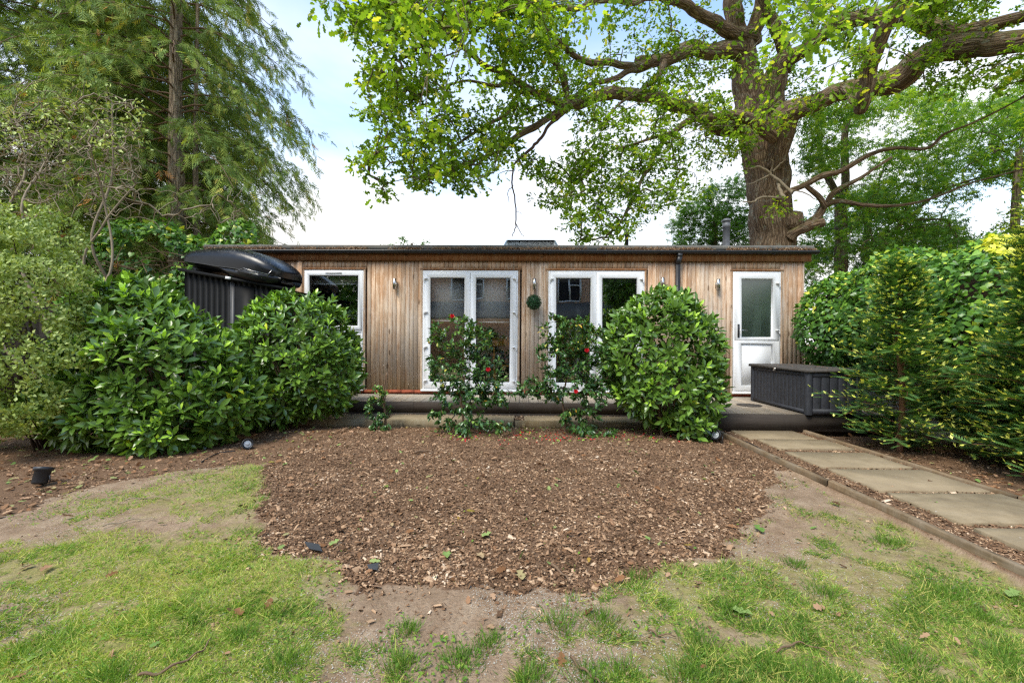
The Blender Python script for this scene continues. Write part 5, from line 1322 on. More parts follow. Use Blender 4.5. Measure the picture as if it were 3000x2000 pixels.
limb([(590, 270, 110), (575, 215, 115), (480, 180, 90), (400, 140, 75), (300, 90, 68), (200, 30, 60), (120, 0, 50), (0, -20, 42), (-90, 10, 36), (-200, -10, 30), (-380, -60, 18)], k3, 11.3, 8.6, 1.96)
limb([(575, 240, 105), (620, 140, 100), (650, 60, 92), (680, -60, 85), (730, -220, 70), (760, -420, 40)], k3, 11.2, 10.2, 1.96)
limb([(690, 760, 210), (690, 620, 180), (715, 480, 150), (760, 370, 120), (850, 310, 88), (950, 240, 82), (1080, 150, 92), (1200, 112, 104), (1350, 90, 112), (1500, 92, 122), (1620, 150, 112), (1740, 195, 108), (1850, 180, 84), (1960, 150, 76), (2100, 112, 70), (2300, 70, 60), (2600, 40, 40)], k3, 11.3, 7.4, 1.96)
limb([(1560, 100, 90), (1620, 40, 75), (1690, -30, 60), (1760, -160, 45)], k3, 8.6, 8.2, 1.96)
limb([(790, 420, 70), (765, 260, 82), (730, 170, 75), (690, 80, 62), (650, -30, 50), (600, -200, 35)], k3, 11.0, 10.0, 1.96)
limb([(725, 960, 90), (745, 860, 130), (765, 740, 155), (790, 650, 145), (880, 612, 112), (1000, 570, 105), (1100, 522, 105), (1250, 500, 115), (1380, 480, 150), (1470, 420, 150), (1560, 335, 130), (1700, 282, 140), (1850, 268, 145), (2000, 250, 140), (2156, 230, 140), (2350, 200, 130), (2700, 150, 110)], k3, 11.1, 6.4, 1.96)
limb([(1110, 500, 60), (1170, 560, 62), (1205, 605, 62)], k3, 8.9, 8.3, 1.96)
limb([(1212, 640, 50), (1215, 610, 82), (1235, 520, 88), (1265, 400, 86), (1300, 300, 86), (1350, 180, 88), (1410, 70, 90), (1480, -30, 80), (1570, -170, 65), (1680, -380, 40)], k3, 8.3, 6.6, 1.96)
E_ = limb([(520, 740, 120), (420, 735, 110), (340, 690, 95), (250, 622, 85), (150, 590, 80), (60, 570, 76), (-60, 548, 74), (-200, 540, 74), (-300, 560, 70), (-380, 590, 66), (-470, 618, 60)], k3, 11.0, 8.5, 1.96)
limb([(1575, 655, 45), (1570, 590, 45), (1550, 480, 45), (1500, 370, 45), (1430, 260, 43), (1405, 170, 38), (1385, 110, 32), (1340, 50, 24), (1280, -40, 16)], k2, 8.5, 7.6, 2.063)
limb([(1560, 660, 58), (1480, 600, 50), (1380, 560, 48), (1290, 512, 46), (1230, 465, 44), (1190, 430, 42), (1100, 410, 38), (1000, 340, 34), (900, 250, 34), (850, 200, 32), (760, 160, 27), (690, 115, 22), (640, 60, 17), (560, -20, 12)], k2, 8.5, 6.4, 2.063)
limb([(1260, 485, 28), (1180, 520, 26), (1130, 520, 25), (1050, 500, 22), (960, 488, 15), (850, 522, 10), (760, 560, 6)], k2, 8.1, 7.2, 2.063)
limb([(1560, 665, 60), (1500, 690, 52), (1430, 730, 48), (1370, 770, 46), (1290, 808, 42), (1220, 860, 36), (1150, 920, 28), (1060, 950, 20), (950, 990, 14), (840, 1000, 12), (740, 1050, 9), (600, 1080, 6), (480, 1110, 4)], k2, 8.5, 7.0, 2.063)
limb([(1320, 545, 26), (1270, 580, 24), (1235, 630, 22), (1210, 690, 22), (1130, 730, 21), (1030, 792, 19), (940, 850, 17), (880, 905, 14), (830, 990, 10), (760, 1020, 6)], k2, 8.2, 7.2, 2.063)
limb([(1370, 770, 22), (1300, 775, 16), (1225, 770, 14), (1195, 720, 9), (1190, 790, 12), (1150, 860, 10), (1090, 930, 9), (1000, 990, 6)], k2, 8.3, 7.6, 2.063)
limb([(2063, 384, 76), (2000, 398, 55), (1950, 400, 48), (1800, 385, 44), (1700, 380, 42), (1620, 340, 40), (1550, 280, 38), (1490, 230, 33), (1440, 180, 24), (1400, 120, 14)], k2, 9.7, 8.0, 2.063)
limb([(520, 285, 110), (440, 280, 105), (350, 290, 98), (250, 282, 92), (150, 320, 84), (50, 350, 78), (0, 365, 74), (-60, 372, 66)], k3, 11.2, 9.6, 1.96)
limb([(2060, 400, 46), (1950, 430, 42), (1850, 480, 38), (1720, 510, 32), (1640, 570, 22), (1590, 602, 14)], k2, 9.7, 8.8, 2.063)
limb([(1900, -10, 34), (1800, 5, 36), (1720, 15, 34), (1650, 45, 34), (1590, 60, 33), (1500, 40, 32), (1400, 38, 30), (1300, 22, 30), (1220, 8, 28), (1120, -20, 22), (980, -60, 14)], k2, 8.7, 6.6, 2.063)
limb([(1240, 15, 18), (1170, 90, 15), (1060, 155, 13), (985, 245, 12), (930, 300, 10), (820, 345, 7), (700, 345, 5)], k2, 7.2, 6.3, 2.063)
limb([(730, 790, 90), (660, 730, 85), (590, 690, 72), (500, 665, 58), (380, 665, 50), (250, 690, 42), (170, 740, 36), (100, 800, 33), (40, 880, 29), (0, 960, 27), (-40, 1030, 22), (-75, 1120, 19), (-120, 1200, 14), (-165, 1290, 9), (-210, 1370, 5)], k3, 10.7, 8.6, 1.96)
limb([(170, 745, 24), (90, 770, 22), (0, 800, 19), (-100, 835, 15), (-220, 870, 11), (-330, 960, 7), (-450, 1030, 4)], k3, 9.8, 8.6, 1.96)
limb([(2150, 380, 60), (2120, 460, 34), (2090, 490, 30), (2020, 540, 26), (1980, 570, 18), (1900, 620, 16), (1830, 690, 12), (1810, 740, 6)], k2, 9.9, 8.6, 2.063)
limb([(800, 1370, 80), (850, 1325, 62), (930, 1290, 55), (1005, 1275, 48)], k3, 11.2, 10.8, 1.96, 'limb')
limb([(870, 1325, 56), (960, 1250, 50), (1015, 1185, 40), (1100, 1160, 30), (1250, 1180, 22), (1450, 1180, 17), (1650, 1130, 14), (1850, 1050, 12), (2156, 970, 10), (2400, 900, 6)], k3, 11.2, 8.8, 1.96)
limb([(740, 1150, 45), (800, 1105, 36), (900, 1062, 36), (1000, 1012, 42), (1100, 990, 34), (1200, 930, 29), (1290, 882, 27), (1400, 850, 24), (1600, 850, 20), (1700, 770, 16), (1830, 720, 12), (2000, 640, 12), (2150, 560, 8)], k3, 11.0, 8.6, 1.96)
limb([(1015, 1190, 36), (960, 1110, 32), (900, 1065, 26)], k3, 10.9, 10.7, 1.96)
limb([(1020, 1180, 30), (1060, 1110, 32), (1150, 1060, 30), (1250, 1000, 20), (1400, 900, 14)], k3, 10.9, 10.4, 1.96)
# burl at the foot of the lowest limb
mb = MB(); c = at(*k3(825, 1275), 11.2); mb.lathe([(0, -.32), (.16, -.26), (.24, -.1), (.25, .06), (.17, .24), (0, .3)], c, axis=(.25, -.2, 1), seg=24); V = np.concatenate(mb.V); V += ((fbm(V, 5, 2, 3) - .5) * .12)[:, None]
b_ = MB(); b_.add(V, Q=np.concatenate(mb.Q), bark=V * [1, 1, 1]); b_.build('burl', M['oak_bark'], oak, smooth=True)
# dead reddish branch hanging over the roof
def deadtwig(pts, f, d0, d1, sc):
    P = [at(*f(x, y), d0 + (d1 - d0) * i / (len(pts) - 1)) for i, (x, y, w) in enumerate(pts)]; W = [w / sc / 2 * d0 / F for _, _, w in pts]
    S = smoothline(np.c_[np.array(P), W], 5); DT.tube(S[:, :3] + RNG.normal(0, .006, (len(S), 3)), np.maximum(S[:, 3], .003), 7, cap=False)
DT = MB()
for pts in ([(1555, 675, 26), (1530, 700, 24), (1460, 760, 20), (1400, 850, 18), (1350, 900, 18), (1270, 970, 14), (1245, 1030, 10), (1240, 1120, 9), (1255, 1200, 8), (1262, 1350, 7), (1238, 1430, 4)], [(1262, 1350, 5), (1285, 1395, 4), (1308, 1432, 3)], [(1245, 1120, 5), (1215, 1160, 4), (1220, 1225, 3)],
            [(1245, 1030, 6), (1200, 1035, 4), (1160, 1050, 3)], [(1350, 895, 10), (1355, 930, 8), (1270, 968, 6)], [(1255, 1270, 3), (1300, 1290, 2)]):
    DT = MB(); deadtwig(pts, k2, 8.45, 8.3, 2.063); DT.build('dead_branch', M['red_twig'], oak, smooth=True)

DT = MB()
for pts in ([(700, 1000, 20), (640, 960, 14), (580, 970, 8), (530, 960, 5)], [(700, 990, 12), (715, 940, 8), (700, 910, 4)], [(715, 985, 12), (760, 940, 8), (790, 915, 4)], [(690, 1000, 14), (740, 1030, 16), (800, 1085, 18), (830, 1110, 20)], [(740, 1030, 14), (755, 1090, 18), (780, 1140, 20)],
            [(780, 1140, 16), (650, 1135, 12), (600, 1160, 9), (540, 1160, 5)], [(700, 1000, 9), (600, 1050, 6), (560, 1060, 4)], [(800, 1085, 8), (900, 1110, 6), (960, 1150, 4)], [(720, 760, 10), (760, 790, 7), (815, 800, 5)], [(675, 1255, 7), (740, 1235, 7)]):
    DT = MB(); deadtwig(pts, k3, 10.75, 10.5, 1.96); DT.build('dead_branch', M['pale_twig'], oak, smooth=True)
# crown: cluster targets through the crown's volume
nod = np.concatenate([p[::max(1, int(.12 / max(.03, r_.mean() * .22)))] for p, r_ in LIMB[1:]])
nu, nv = proj(nod); ndep = nod[:, 1]
CR1 = [D(*p) for p in [(640, -330), (715, -60), (735, 30), (790, 62), (822, 110), (815, 165), (850, 235), (812, 262), (822, 275), (858, 300), (876, 330), (815, 362), (812, 375), (835, 400), (868, 440), (880, 472), (940, 440), (1000, 425), (1040, 432), (1090, 445), (1110, 420), (1150, 385), (1190, 330), (1200, 285), (1300, 250), (1330, 260),
       (1300, 330), (1310, 372), (1205, 368), (1196, 392), (1240, 420), (1225, 480), (1250, 490), (1290, 470), (1318, 552), (1400, 560), (1480, 530), (1520, 480), (1640, 440), (1690, 420), (1800, 300), (1900, 260), (2100, 220), (2500, 200), (2700, -330)]]
T = []; tries = 0
umin, umax = 640 * 1.2755, 2600 * 1.2755
while len(T) < 2300 and tries < 60:
    tries += 1; m_ = 3000; u = RNG.uniform(umin, umax, m_); v = RNG.uniform(-320 * 1.2755, 565 * 1.2755, m_)
    k = inpoly(u, v, CR1); u, v = u[k], v[k]
    for a, b_ in zip(u, v):
        d = np.hypot(nu - a, nv - b_); j = int(np.argmin(d + RNG.uniform(0, 60)))
        pn = 1.0
        if d[j] > 230: pn = .4
        if b_ < 0: pn *= .55
        if a > 2150 and b_ > 60: pn *= .55
        hole = float(vnoise(np.array([[a / 150, b_ / 120, 3.3]]), 1.0, 5)[0]); pn *= 1 if hole > .38 else .22
        if RNG.uniform() < pn:
            dep = ndep[j] + RNG.normal(0, .55) - .1
            T.append(at(a, b_, max(4.8, dep)))
        if len(T) >= 2300: break
T = np.array(T); print('oak targets', len(T), tries)
A, tw, cnt = grow(nod, None, T, seg=.13, wob=.04, maxlen=3.0)
mb = MB(); twig_mesh(mb, A, tw, cnt, .0062, .45, 4); stuff(mb.build('twigs', M['twig'], oak, smooth=True))
tipi = []
for j, a, b_ in tw:
    tipi += list(range(max(a, b_ - 4), b_))
tips = A[np.array(tipi)]; n = len(tips)
def oak_leaves(tips, per, spread, size):
    n = len(tips) * per; C0 = np.repeat(tips + RNG.normal(0, .03, tips.shape), per, 0); off = RNG.normal(0, spread, (n, 3)) * [1, 1, .75]
    P = C0 + off; d = off / (np.linalg.norm(off, axis=1)[:, None] + 1e-6) + rvec(n) * .5 + [0, 0, -.15]
    return P, basis(d, UP + rvec(n) * .75), size * RNG.uniform(.6, 1.2, n)
P, R, S = oak_leaves(tips, 9, .062, .112); n = len(P)
cl = np.repeat(RNG.normal(0, .13, len(tips)), 9); V = np.clip(.5 + cl + RNG.normal(0, .17, n), 0, 1)
foliage(oak, OAK, P, R, S, V, M['oak_leaf'], nbig=300, smooth=False, tmpl2=OAKS); print('oak leaves', n)
# close hanging sprigs with larger looking leaves
P0 = []
for x, y, dep in [(500, 30, 3.9), (620, 60, 4.2), (730, 20, 4.0), (570, 160, 4.3), (690, 240, 4.6), (980, 420, 4.8), (540, 330, 4.8), (720, 780, 5.2), (650, 860, 5.2), (1700, 60, 4.4), (1760, 30, 4.6), (790, 700, 5.2), (1390, 80, 5.0), (100, 20, 4.6), (980, 190, 5.0)]:
    P0.append(at(*k2(x, y), dep))
for x, y, dep in [(850, 60, 4.2), (900, 120, 4.0), (960, 180, 4.2), (820, 180, 4.4), (1080, 130, 4.4), (950, 260, 4.6), (1300, 80, 4.6), (620, 420, 6.5), (560, 320, 6.2), (700, 620, 7.0), (540, 720, 7.5), (760, 1180, 10.4), (720, 1200, 10.4), (1330, 490, 6.6), (1450, 10, 4.6), (1020, 480, 6.8), (90, 580, 7.0), (780, 330, 6.0)]:
    P0.append(at(*k3(x, y), dep))
P0 = np.array(P0); 
hang = MB()
for p in P0:
    j = int(np.argmin(np.sum((A - (p + [0, 0, .8])) ** 2, 1))); q = A[j]
    hang.tube(smoothline([q, (p + q) / 2 + [0, 0, .1], p], 8), np.linspace(.008, .003, 17), 5, cap=False)
stuff(hang.build('twigs', M['twig'], oak, smooth=True))
P, R, S = oak_leaves(P0, 42, .13, .088); V = np.clip(RNG.normal(.5, .25, len(P)), 0, 1)
foliage(oak, OAK, P, R, S, V, M['oak_leaf'], bulk='foliage', nbig=0, smooth=False)

# ================================================================ TREES BEHIND ON THE RIGHT
def crown_tree(label, name, base, trunk, poly, n, d0, d1, per, spread, size, mat_, tmpl, vb=.4, hole=.36, barkm='twig', cat='tree', group=None, nbig=0, limbs=(), maxlen=3.5, vgrad=0):
    r = thing(name, label, cat, base, group=group); b = np.array(base, float)
    tr = smoothline(np.array(trunk), 8); mb = MB(); R_ = np.linspace(trunk_r[0], trunk_r[1], len(tr)); mb.tube(tr, R_, 14, rough=.006); mb.build('trunk', M[barkm], r, smooth=True)
    nodes = [tr]
    for L, ra, rb in limbs:
        S_ = smoothline(np.array(L), 7); mb = MB(); mb.tube(S_, np.linspace(ra, rb, len(S_)), 9, rough=.004); mb.build('limb', M[barkm], r, smooth=True); nodes.append(S_)
    us = [p[0] for p in poly]; vs = [p[1] for p in poly]; T = []
    while len(T) < n:
        u = RNG.uniform(min(us), max(us), 4000); v = RNG.uniform(min(vs), max(vs), 4000); k = inpoly(u, v, poly); u, v = u[k], v[k]
        h_ = vnoise(np.stack([u / 110, v / 90, 0 * u], -1), 1.0, 8); k = (h_ > hole) | (RNG.uniform(0, 1, len(u)) < .25); u, v = u[k], v[k]
        for a, c_ in zip(u, v):
            T.append(at(a, c_, RNG.uniform(d0, d1)))
            if len(T) >= n: break
    A, tw, cnt = grow(np.concatenate(nodes), None, np.array(T), seg=.2, wob=.05, maxlen=maxlen)
    mb = MB(); twig_mesh(mb, A, tw, cnt, .004, .42, 4); stuff(mb.build('twigs', M[barkm], r, smooth=True))
    tips = np.concatenate([A[max(a, b_ - 3):b_] for j, a, b_ in tw]); N = len(tips) * per
    off = RNG.normal(0, spread, (N, 3)) * [1, 1, .6]; P = np.repeat(tips, per, 0) + off; d = rvec(N) * [1, 1, .35] + [0, 0, -.45]
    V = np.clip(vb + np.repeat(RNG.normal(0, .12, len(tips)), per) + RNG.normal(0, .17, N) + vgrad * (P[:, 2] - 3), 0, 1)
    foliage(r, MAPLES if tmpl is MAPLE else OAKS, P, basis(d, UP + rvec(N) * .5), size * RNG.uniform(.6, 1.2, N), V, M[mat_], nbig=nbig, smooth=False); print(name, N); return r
px = at(*k3(1105, 1440), 13.0); pt = at(*k3(1100, 1150), 13.0); pl = at(*k3(980, 800), 12.8); pr = at(*k3(1140, 700), 12.6); pr2 = at(*k3(1330, 500), 12.3); pl2 = at(*k3(960, 640), 12.6)
trunk_r = (.19, .13)
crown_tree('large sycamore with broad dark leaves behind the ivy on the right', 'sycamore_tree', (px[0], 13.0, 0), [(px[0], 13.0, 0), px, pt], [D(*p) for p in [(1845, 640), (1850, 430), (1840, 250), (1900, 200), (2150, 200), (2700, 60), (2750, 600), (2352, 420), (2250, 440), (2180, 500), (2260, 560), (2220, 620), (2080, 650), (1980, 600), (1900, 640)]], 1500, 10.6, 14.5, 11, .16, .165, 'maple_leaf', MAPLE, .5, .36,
           limbs=[((pt, at(*k3(1130, 1050), 12.9), pr, pr2, at(*k3(1500, 300), 11.8)), .12, .03), ((pt, at(*k3(1000, 950), 12.9), pl, pl2), .1, .03), ((at(*k3(1260, 1420), 12.2), at(*k3(1450, 1290), 12), at(*k3(1700, 1090), 11.6), at(*k3(2156, 950), 11)), .05, .02), ((pt, at(*k3(1400, 1250), 12.5), at(*k3(1700, 1260), 12.2)), .07, .02)], vgrad=.05, maxlen=4)
trunk_r = (.12, .06)
c = at(*D(1640, 560), 14.5)
crown_tree('dark green bushy tree just left of the oak trunk behind the roof', 'background_tree', (c[0], 14.5, 0), [(c[0], 14.5, 0), (c[0], 14.5, c[2]), (c[0] + .1, 14.5, c[2] + 1.2)], [D(*p) for p in [(1535, 640), (1540, 520), (1580, 460), (1640, 425), (1720, 400), (1730, 640)]], 330, 13.6, 15.4, 12, .17, .16, 'maple_leaf', MAPLE, .3, .30, group='trees beyond the garden', maxlen=5)
c = at(*D(1990, 560), 16)
crown_tree('dark understorey tree low behind the sycamore trunk', 'background_tree', (c[0], 16, 0), [(c[0], 16, 0), (c[0], 16, c[2]), (c[0] + .1, 16, c[2] + 1.2)], [D(*p) for p in [(1845, 700), (1840, 560), (1870, 480), (1960, 430), (2100, 440), (2230, 520), (2240, 700)]], 420, 15, 17.5, 10, .2, .2, 'maple_leaf', MAPLE, .22, .2, group='trees beyond the garden', maxlen=5)
c = at(*D(2330, 560), 10.5)
crown_tree('light yellow green tree at the right edge above the ivy', 'background_tree', (c[0], 10.5, 0), [(c[0], 10.5, 0), (c[0], 10.5, c[2]), (c[0] + .1, 10.5, c[2] + 2.2)], [D(*p) for p in [(2180, 700), (2220, 620), (2300, 480), (2352, 420), (2352, 230), (2600, 150), (2650, 700)]], 420, 9.2, 11.5, 11, .13, .10, 'oak_leaf', OAK, .62, .25, group='trees beyond the garden', maxlen=5)
trunk_r = (.06, .03)
c = at(*D(945, 575), 17)
crown_tree('sparse treetop just showing above the roof left of the skylight', 'background_tree', (c[0], 17, 0), [(c[0], 17, 0), (c[0], 17, c[2] - .1), (c[0] + .05, 17, c[2])], [D(*p) for p in [(865, 585), (880, 556), (915, 562), (925, 540), (940, 552), (985, 548), (1000, 585)]], 46, 16.6, 17.4, 9, .08, .11, 'maple_leaf', OAK, .5, .0, group='trees beyond the garden', maxlen=5)
# trees behind the camera, seen only in the panes
trunk_r = (.25, .1)
def rear_tree(label, x, y, h, rad, n):
    r = thing('background_tree', label, 'tree', (x, y, 0), group='trees beyond the garden'); mb = MB(); mb.tube(smoothline([(x, y, 0), (x + .1, y, h * .4), (x, y, h * .8)], 6), .2, 10); mb.build('trunk', M['twig'], r)
    P, Nn = blob_sample([(x, y, h * .55, rad, rad, h * .42)], n, .7); n = len(P)
    foliage(r, MAPLES, P, basis(rvec(n), Nn + UP), RNG.uniform(.25, .42, n), np.clip(RNG.normal(.4, .2, n), 0, 1), M['maple_leaf'], nbig=0, smooth=False)
rear_tree('leafy tree beside the house, mirrored in the right french doors', 5.4, -5.2, 7.5, 1.75, 5200)
rear_tree('leafy tree mirrored in the left window', -8.4, -4.2, 8.0, 2.7, 8000)

# ================================================================ WALL LIGHTS, TOPIARY BALL
for u, v, lb in [(1150 + 15 / 2.4125 , 650 + 437 / 2.4125, 'steel cylinder wall light between the left window and the left french doors'), (1150 + 1002 / 2.4125, 650 + 437 / 2.4125, 'steel cylinder wall light above the hanging green ball'),
              (1700 + 540 / 2.24, 650 + 400 / 2.24, 'steel cylinder wall light just left of the downpipe, mostly behind the laurel tip'), (1700 + 905 / 2.24, 650 + 410 / 2.24, 'steel cylinder wall light left of the single white door')]:
    p = at(u, v, YF - .05); r = thing('wall_light', lb, 'wall light', (p[0], YF - .05, p[2]), group='wall lights on the timber cladding')
    t = MB(); t.lathe([(.026, -.09), (.031, -.089), (.031, .089), (.026, .09), (.026, .08), (0, .08)], (p[0], YF - .055, p[2]), seg=24); t.build('shade', M['steel'], r, smooth=False)
    t = MB(); t.box(p[0] - .03, p[0] + .03, YF - .026, YF - .0022, p[2] - .04, p[2] + .04); t.build('mounting_plate', M['steel'], r)
    t = MB(); t.lathe([(0, 0), (.024, 0), (.024, .004), (0, .004)], (p[0], YF - .055, p[2] - .085), seg=16); t.build('lens', M['lens'], r)
c = at(1564, 885, YF - .17); r = thing('topiary_ball', 'dark green artificial box ball hanging under the wall light between the french doors', 'topiary ball', c)
n = 1500; d = rvec(n); P = c + d * RNG.uniform(.085, .122, n)[:, None]
foliage(r, SMALL, P, basis(d + .9 * rvec(n), d), np.full(n, .022), RNG.uniform(0, 1, n), M['box_leaf'], nbig=0)
t = MB(); t.lathe([(0, -.1), (.07, -.07), (.1, 0), (.07, .07), (0, .1)], c, seg=16); t.build('core', M['box_leaf'], r, smooth=True)
t = MB(); 
for s in (-1, 1): t.tube([c + [s * .07, 0, .09], c + [0, .12, .24]], .0015, 4)
t.tube([c + [0, .12, .24], c + [0, .165, .245]], .003, 5); t.build('hanging_wire', M['black_plastic'], r)

# ================================================================ STORAGE BOX
bx0, bx1, by0, by1, bz0, bz1 = 3.61, 4.30, 5.64, 7.02, DZ + .002, .89
r = thing('storage_box', 'black slatted plastic storage box with grey lid standing on the deck by the single door', 'storage box', ((bx0 + bx1) / 2, (by0 + by1) / 2, DZ))
t = MB(); t.box(bx0 + .03, bx1 - .03, by0 + .03, by1 - .03, bz0, bz1 - .035); t.build('body', M['box_plastic'], r)
for cx_, cy_ in ((bx0, by0), (bx0, by1 - .075), (bx1 - .075, by0), (bx1 - .075, by1 - .075)):
    t = MB(); q = .012; P = [(cx_ + q, cy_), (cx_ + .075 - q, cy_), (cx_ + .075, cy_ + q), (cx_ + .075, cy_ + .075 - q), (cx_ + .075 - q, cy_ + .075), (cx_ + q, cy_ + .075), (cx_, cy_ + .075 - q), (cx_, cy_ + q)]
    t.prism(P, 2, bz0, bz1 - .037); t.build('corner_post', M['box_plastic'], r)
for xx in (bx0 + .006, bx1 - .03):
    for zz0, zz1 in ((bz0 + .012, bz0 + .06), (bz1 - .085, bz1 - .038)):
        t = MB(); t.box(xx, xx + .024, by0 + .076, by1 - .076, zz0, zz1); t.build('rail', M['box_plastic'], r)
for yy in (by0 + .006, by1 - .03):
    for zz0, zz1 in ((bz0 + .012, bz0 + .075), (bz1 - .095, bz1 - .038)):
        t = MB(); t.box(bx0 + .076, bx1 - .076, yy, yy + .024, zz0, zz1); t.build('rail', M['box_plastic'], r)
ns = 14; sp = (by1 - by0 - .16) / ns; sm = MB(); sm.prism([(.003, .0), (.003, .012), (.014, .018), (sp - .010, .018), (sp - .003, .012), (sp - .003, 0)], 2, 0, bz1 - .087 - bz0 - .062)
# slat profile runs along Y on the long sides: swap axes
V = sm.V[0].copy() if len(sm.V) == 1 else np.concatenate(sm.V)
long_m = MB(); long_m.add(np.stack([-V[:, 1], V[:, 0], V[:, 2]], -1), Q=np.concatenate(sm.Q)); long_mesh = long_m.mesh('slat', M['box_plastic'])
off = ROOT_OFF(r)
for k in range(ns):
    o = link('slat', long_mesh, r); o.location = (bx0 + .0295 - off[0] - .0, by0 + .08 + k * sp - off[1], bz0 + .061 - off[2])
ns2 = 5; sp2 = (bx1 - bx0 - .16) / ns2; em = MB(); em.prism([(.004, -.0), (.004, -.012), (.012, -.018), (sp2 - .012, -.018), (sp2 - .004, -.012), (sp2 - .004, 0)], 2, 0, bz1 - .097 - bz0 - .077); eme = em.mesh('slat', M['box_plastic'])
for k in range(ns2):
    o = link('slat', eme, r); o.location = (bx0 + .08 + k * sp2 - off[0], by0 + .0295 - off[1], bz0 + .076 - off[2])
t = MB(); l0, l1, m0, m1_ = bx0 - .02, bx1 + .02, by0 - .02, by1 + .02
lv = []
for ins, zz in ((0, bz1 - .035), (0, bz1 - .004), (.012, bz1 + .006), (.03, bz1 + .006), (.036, bz1 + .001), (.05, bz1 + .001)):
    lv += [(l0 + ins, m0 + ins, zz), (l1 - ins, m0 + ins, zz), (l1 - ins, m1_ - ins, zz), (l0 + ins, m1_ - ins, zz)]
t.add(lv, Q=[(a * 4 + k, a * 4 + (k + 1) % 4, a * 4 + 4 + (k + 1) % 4, a * 4 + 4 + k) for a in range(5) for k in range(4)] + [(20, 21, 22, 23), (3, 2, 1, 0)])
lid = t.build('lid', M['lid_plastic'], r)
t = MB(); t.box(bx0 - .026, bx0 - .0, (by0 + by1) / 2 - .02, (by0 + by1) / 2 + .02, bz1 - .055, bz1 - .02); t.tube([(bx0 - .03, (by0 + by1) / 2 - .012, bz1 - .05), (bx0 - .034, (by0 + by1) / 2, bz1 - .058), (bx0 - .03, (by0 + by1) / 2 + .012, bz1 - .05)], .003, 6); t.build('hasp', M['steel'], r)
x = RNG.uniform(l0 + .05, l1 - .05, 60); y = RNG.uniform(m0 + .05, m1_ - .05, 60); mb = MB()
scatter(mb, OAK, np.stack([x, y, np.full(60, bz1 + .004)], -1), flat_rot(60, .15), RNG.uniform(.012, .035, 60), RNG.uniform(0, .75, 60)); tag(stuff(mb.build('leaf_litter', M['dead_leaf'])), 'dead leaf scraps lying on the lid of the black storage box', 'leaf litter')

# ================================================================ GARDEN SPOTLIGHTS
def spot(c, aim, lb, s=1.0, stand=True):
    c = np.array(c, float); r = thing('garden_spotlight', lb, 'spotlight', (c[0], c[1], c[2]), group='black garden spotlights')
    a = np.array(aim, float); a /= np.linalg.norm(a); h = c + [0, 0, .075 * s]
    t = MB(); t.lathe([(0, -.06 * s), (.038 * s, -.06 * s), (.044 * s, -.05 * s), (.046 * s, .03 * s), (.056 * s, .034 * s), (.057 * s, .056 * s), (.05 * s, .058 * s), (.046 * s, .044 * s), (0, .044 * s)], h, axis=a, seg=28); b = t.build('housing', M['black_plastic'], r)
    t = MB(); t.lathe([(0, .0455 * s), (.036 * s, .0455 * s)], h, axis=a, seg=24)
    t.lathe([(0, .047 * s), (.02 * s, .05 * s), (.022 * s, .047 * s)], h, axis=a, seg=16); t.build('lens', M['lens'], b)
    sd_ = np.cross(a, (0, 0, 1)); sd_ /= np.linalg.norm(sd_); t = MB()
    for k in (-1, 1): t.tube([h + sd_ * k * .052 * s, h + sd_ * k * .054 * s - [0, 0, .05 * s], c + [0, 0, .012]], .005 * s, 6)
    t.build('bracket', M['black_plastic'], r)
    t = MB(); t.lathe([(.0, -.06), (.012, -.03), (.012, .018), (0, .02)], c, seg=8); t.build('ground_spike', M['black_plastic'], r)
p = on_ground(122, 1424); spot((p[0], p[1], float(gz(p[0], p[1]))), (-.05, .35, .95), 'black cylinder spotlight pointing up at the far left in the soil below the shrubs', 1.1)
p = on_ground(722, 1312); spot((p[0], p[1], float(gz(p[0], p[1])) - .02), (.75, -.75, .25), 'black spotlight lying by the second laurel beside an orange leaf', 1.0)
p = on_ground(2102, 1303); spot((p[0], p[1], float(gz(p[0], p[1]))), (-.75, -.6, .35), 'black spotlight by the near end of the left path timber under the right laurel', 1.1)
p = on_ground(2425, 1268, .06); spot((p[0], p[1], float(gz(p[0], p[1]))), (0, .1, 1), 'small dark spotlight in front of the deck right of the path', .95)
# cables and membrane
def cable(pts, lb, rr=.004):
    P = []
    for u, v in pts:
        q = on_ground(u, v, .05); P.append((q[0], q[1], float(gz(q[0], q[1])) + .01))
    t = MB(); t.tube(smoothline(np.array(P), 8), rr, 6); tag(t.build('cable', M['black_plastic'], off=(0, 0, 0), smooth=True), lb, 'cable')
cable([(690, 1318), (640, 1325), (610, 1340), (590, 1352)], 'black cable running from the second spotlight over the soil', .006)
cable([(2140, 1292), (2200, 1310), (2260, 1345), (2310, 1365)], 'black cable running along the outer side of the left path timber', .005)
t = MB()
P = [on_ground(u, v, .055) for u, v in [(890, 1592), (935, 1598), (945, 1618), (905, 1612)]]
t.add([(a[0], a[1], float(gz(a[0], a[1])) + .024) for a in P], Q=[(0, 1, 2, 3)])
P = [on_ground(u, v, .055) for u, v in [(1075, 1655), (1110, 1650), (1105, 1672), (1080, 1668)]]
t.add([(a[0], a[1], float(gz(a[0], a[1])) + .024) for a in P], Q=[(0, 1, 2, 3)])
tag(t.build('weed_membrane', M['shed_grey'], off=(0, 0, 0)), 'scraps of dark weed membrane showing at the lower left edge of the bark bed', 'weed membrane')

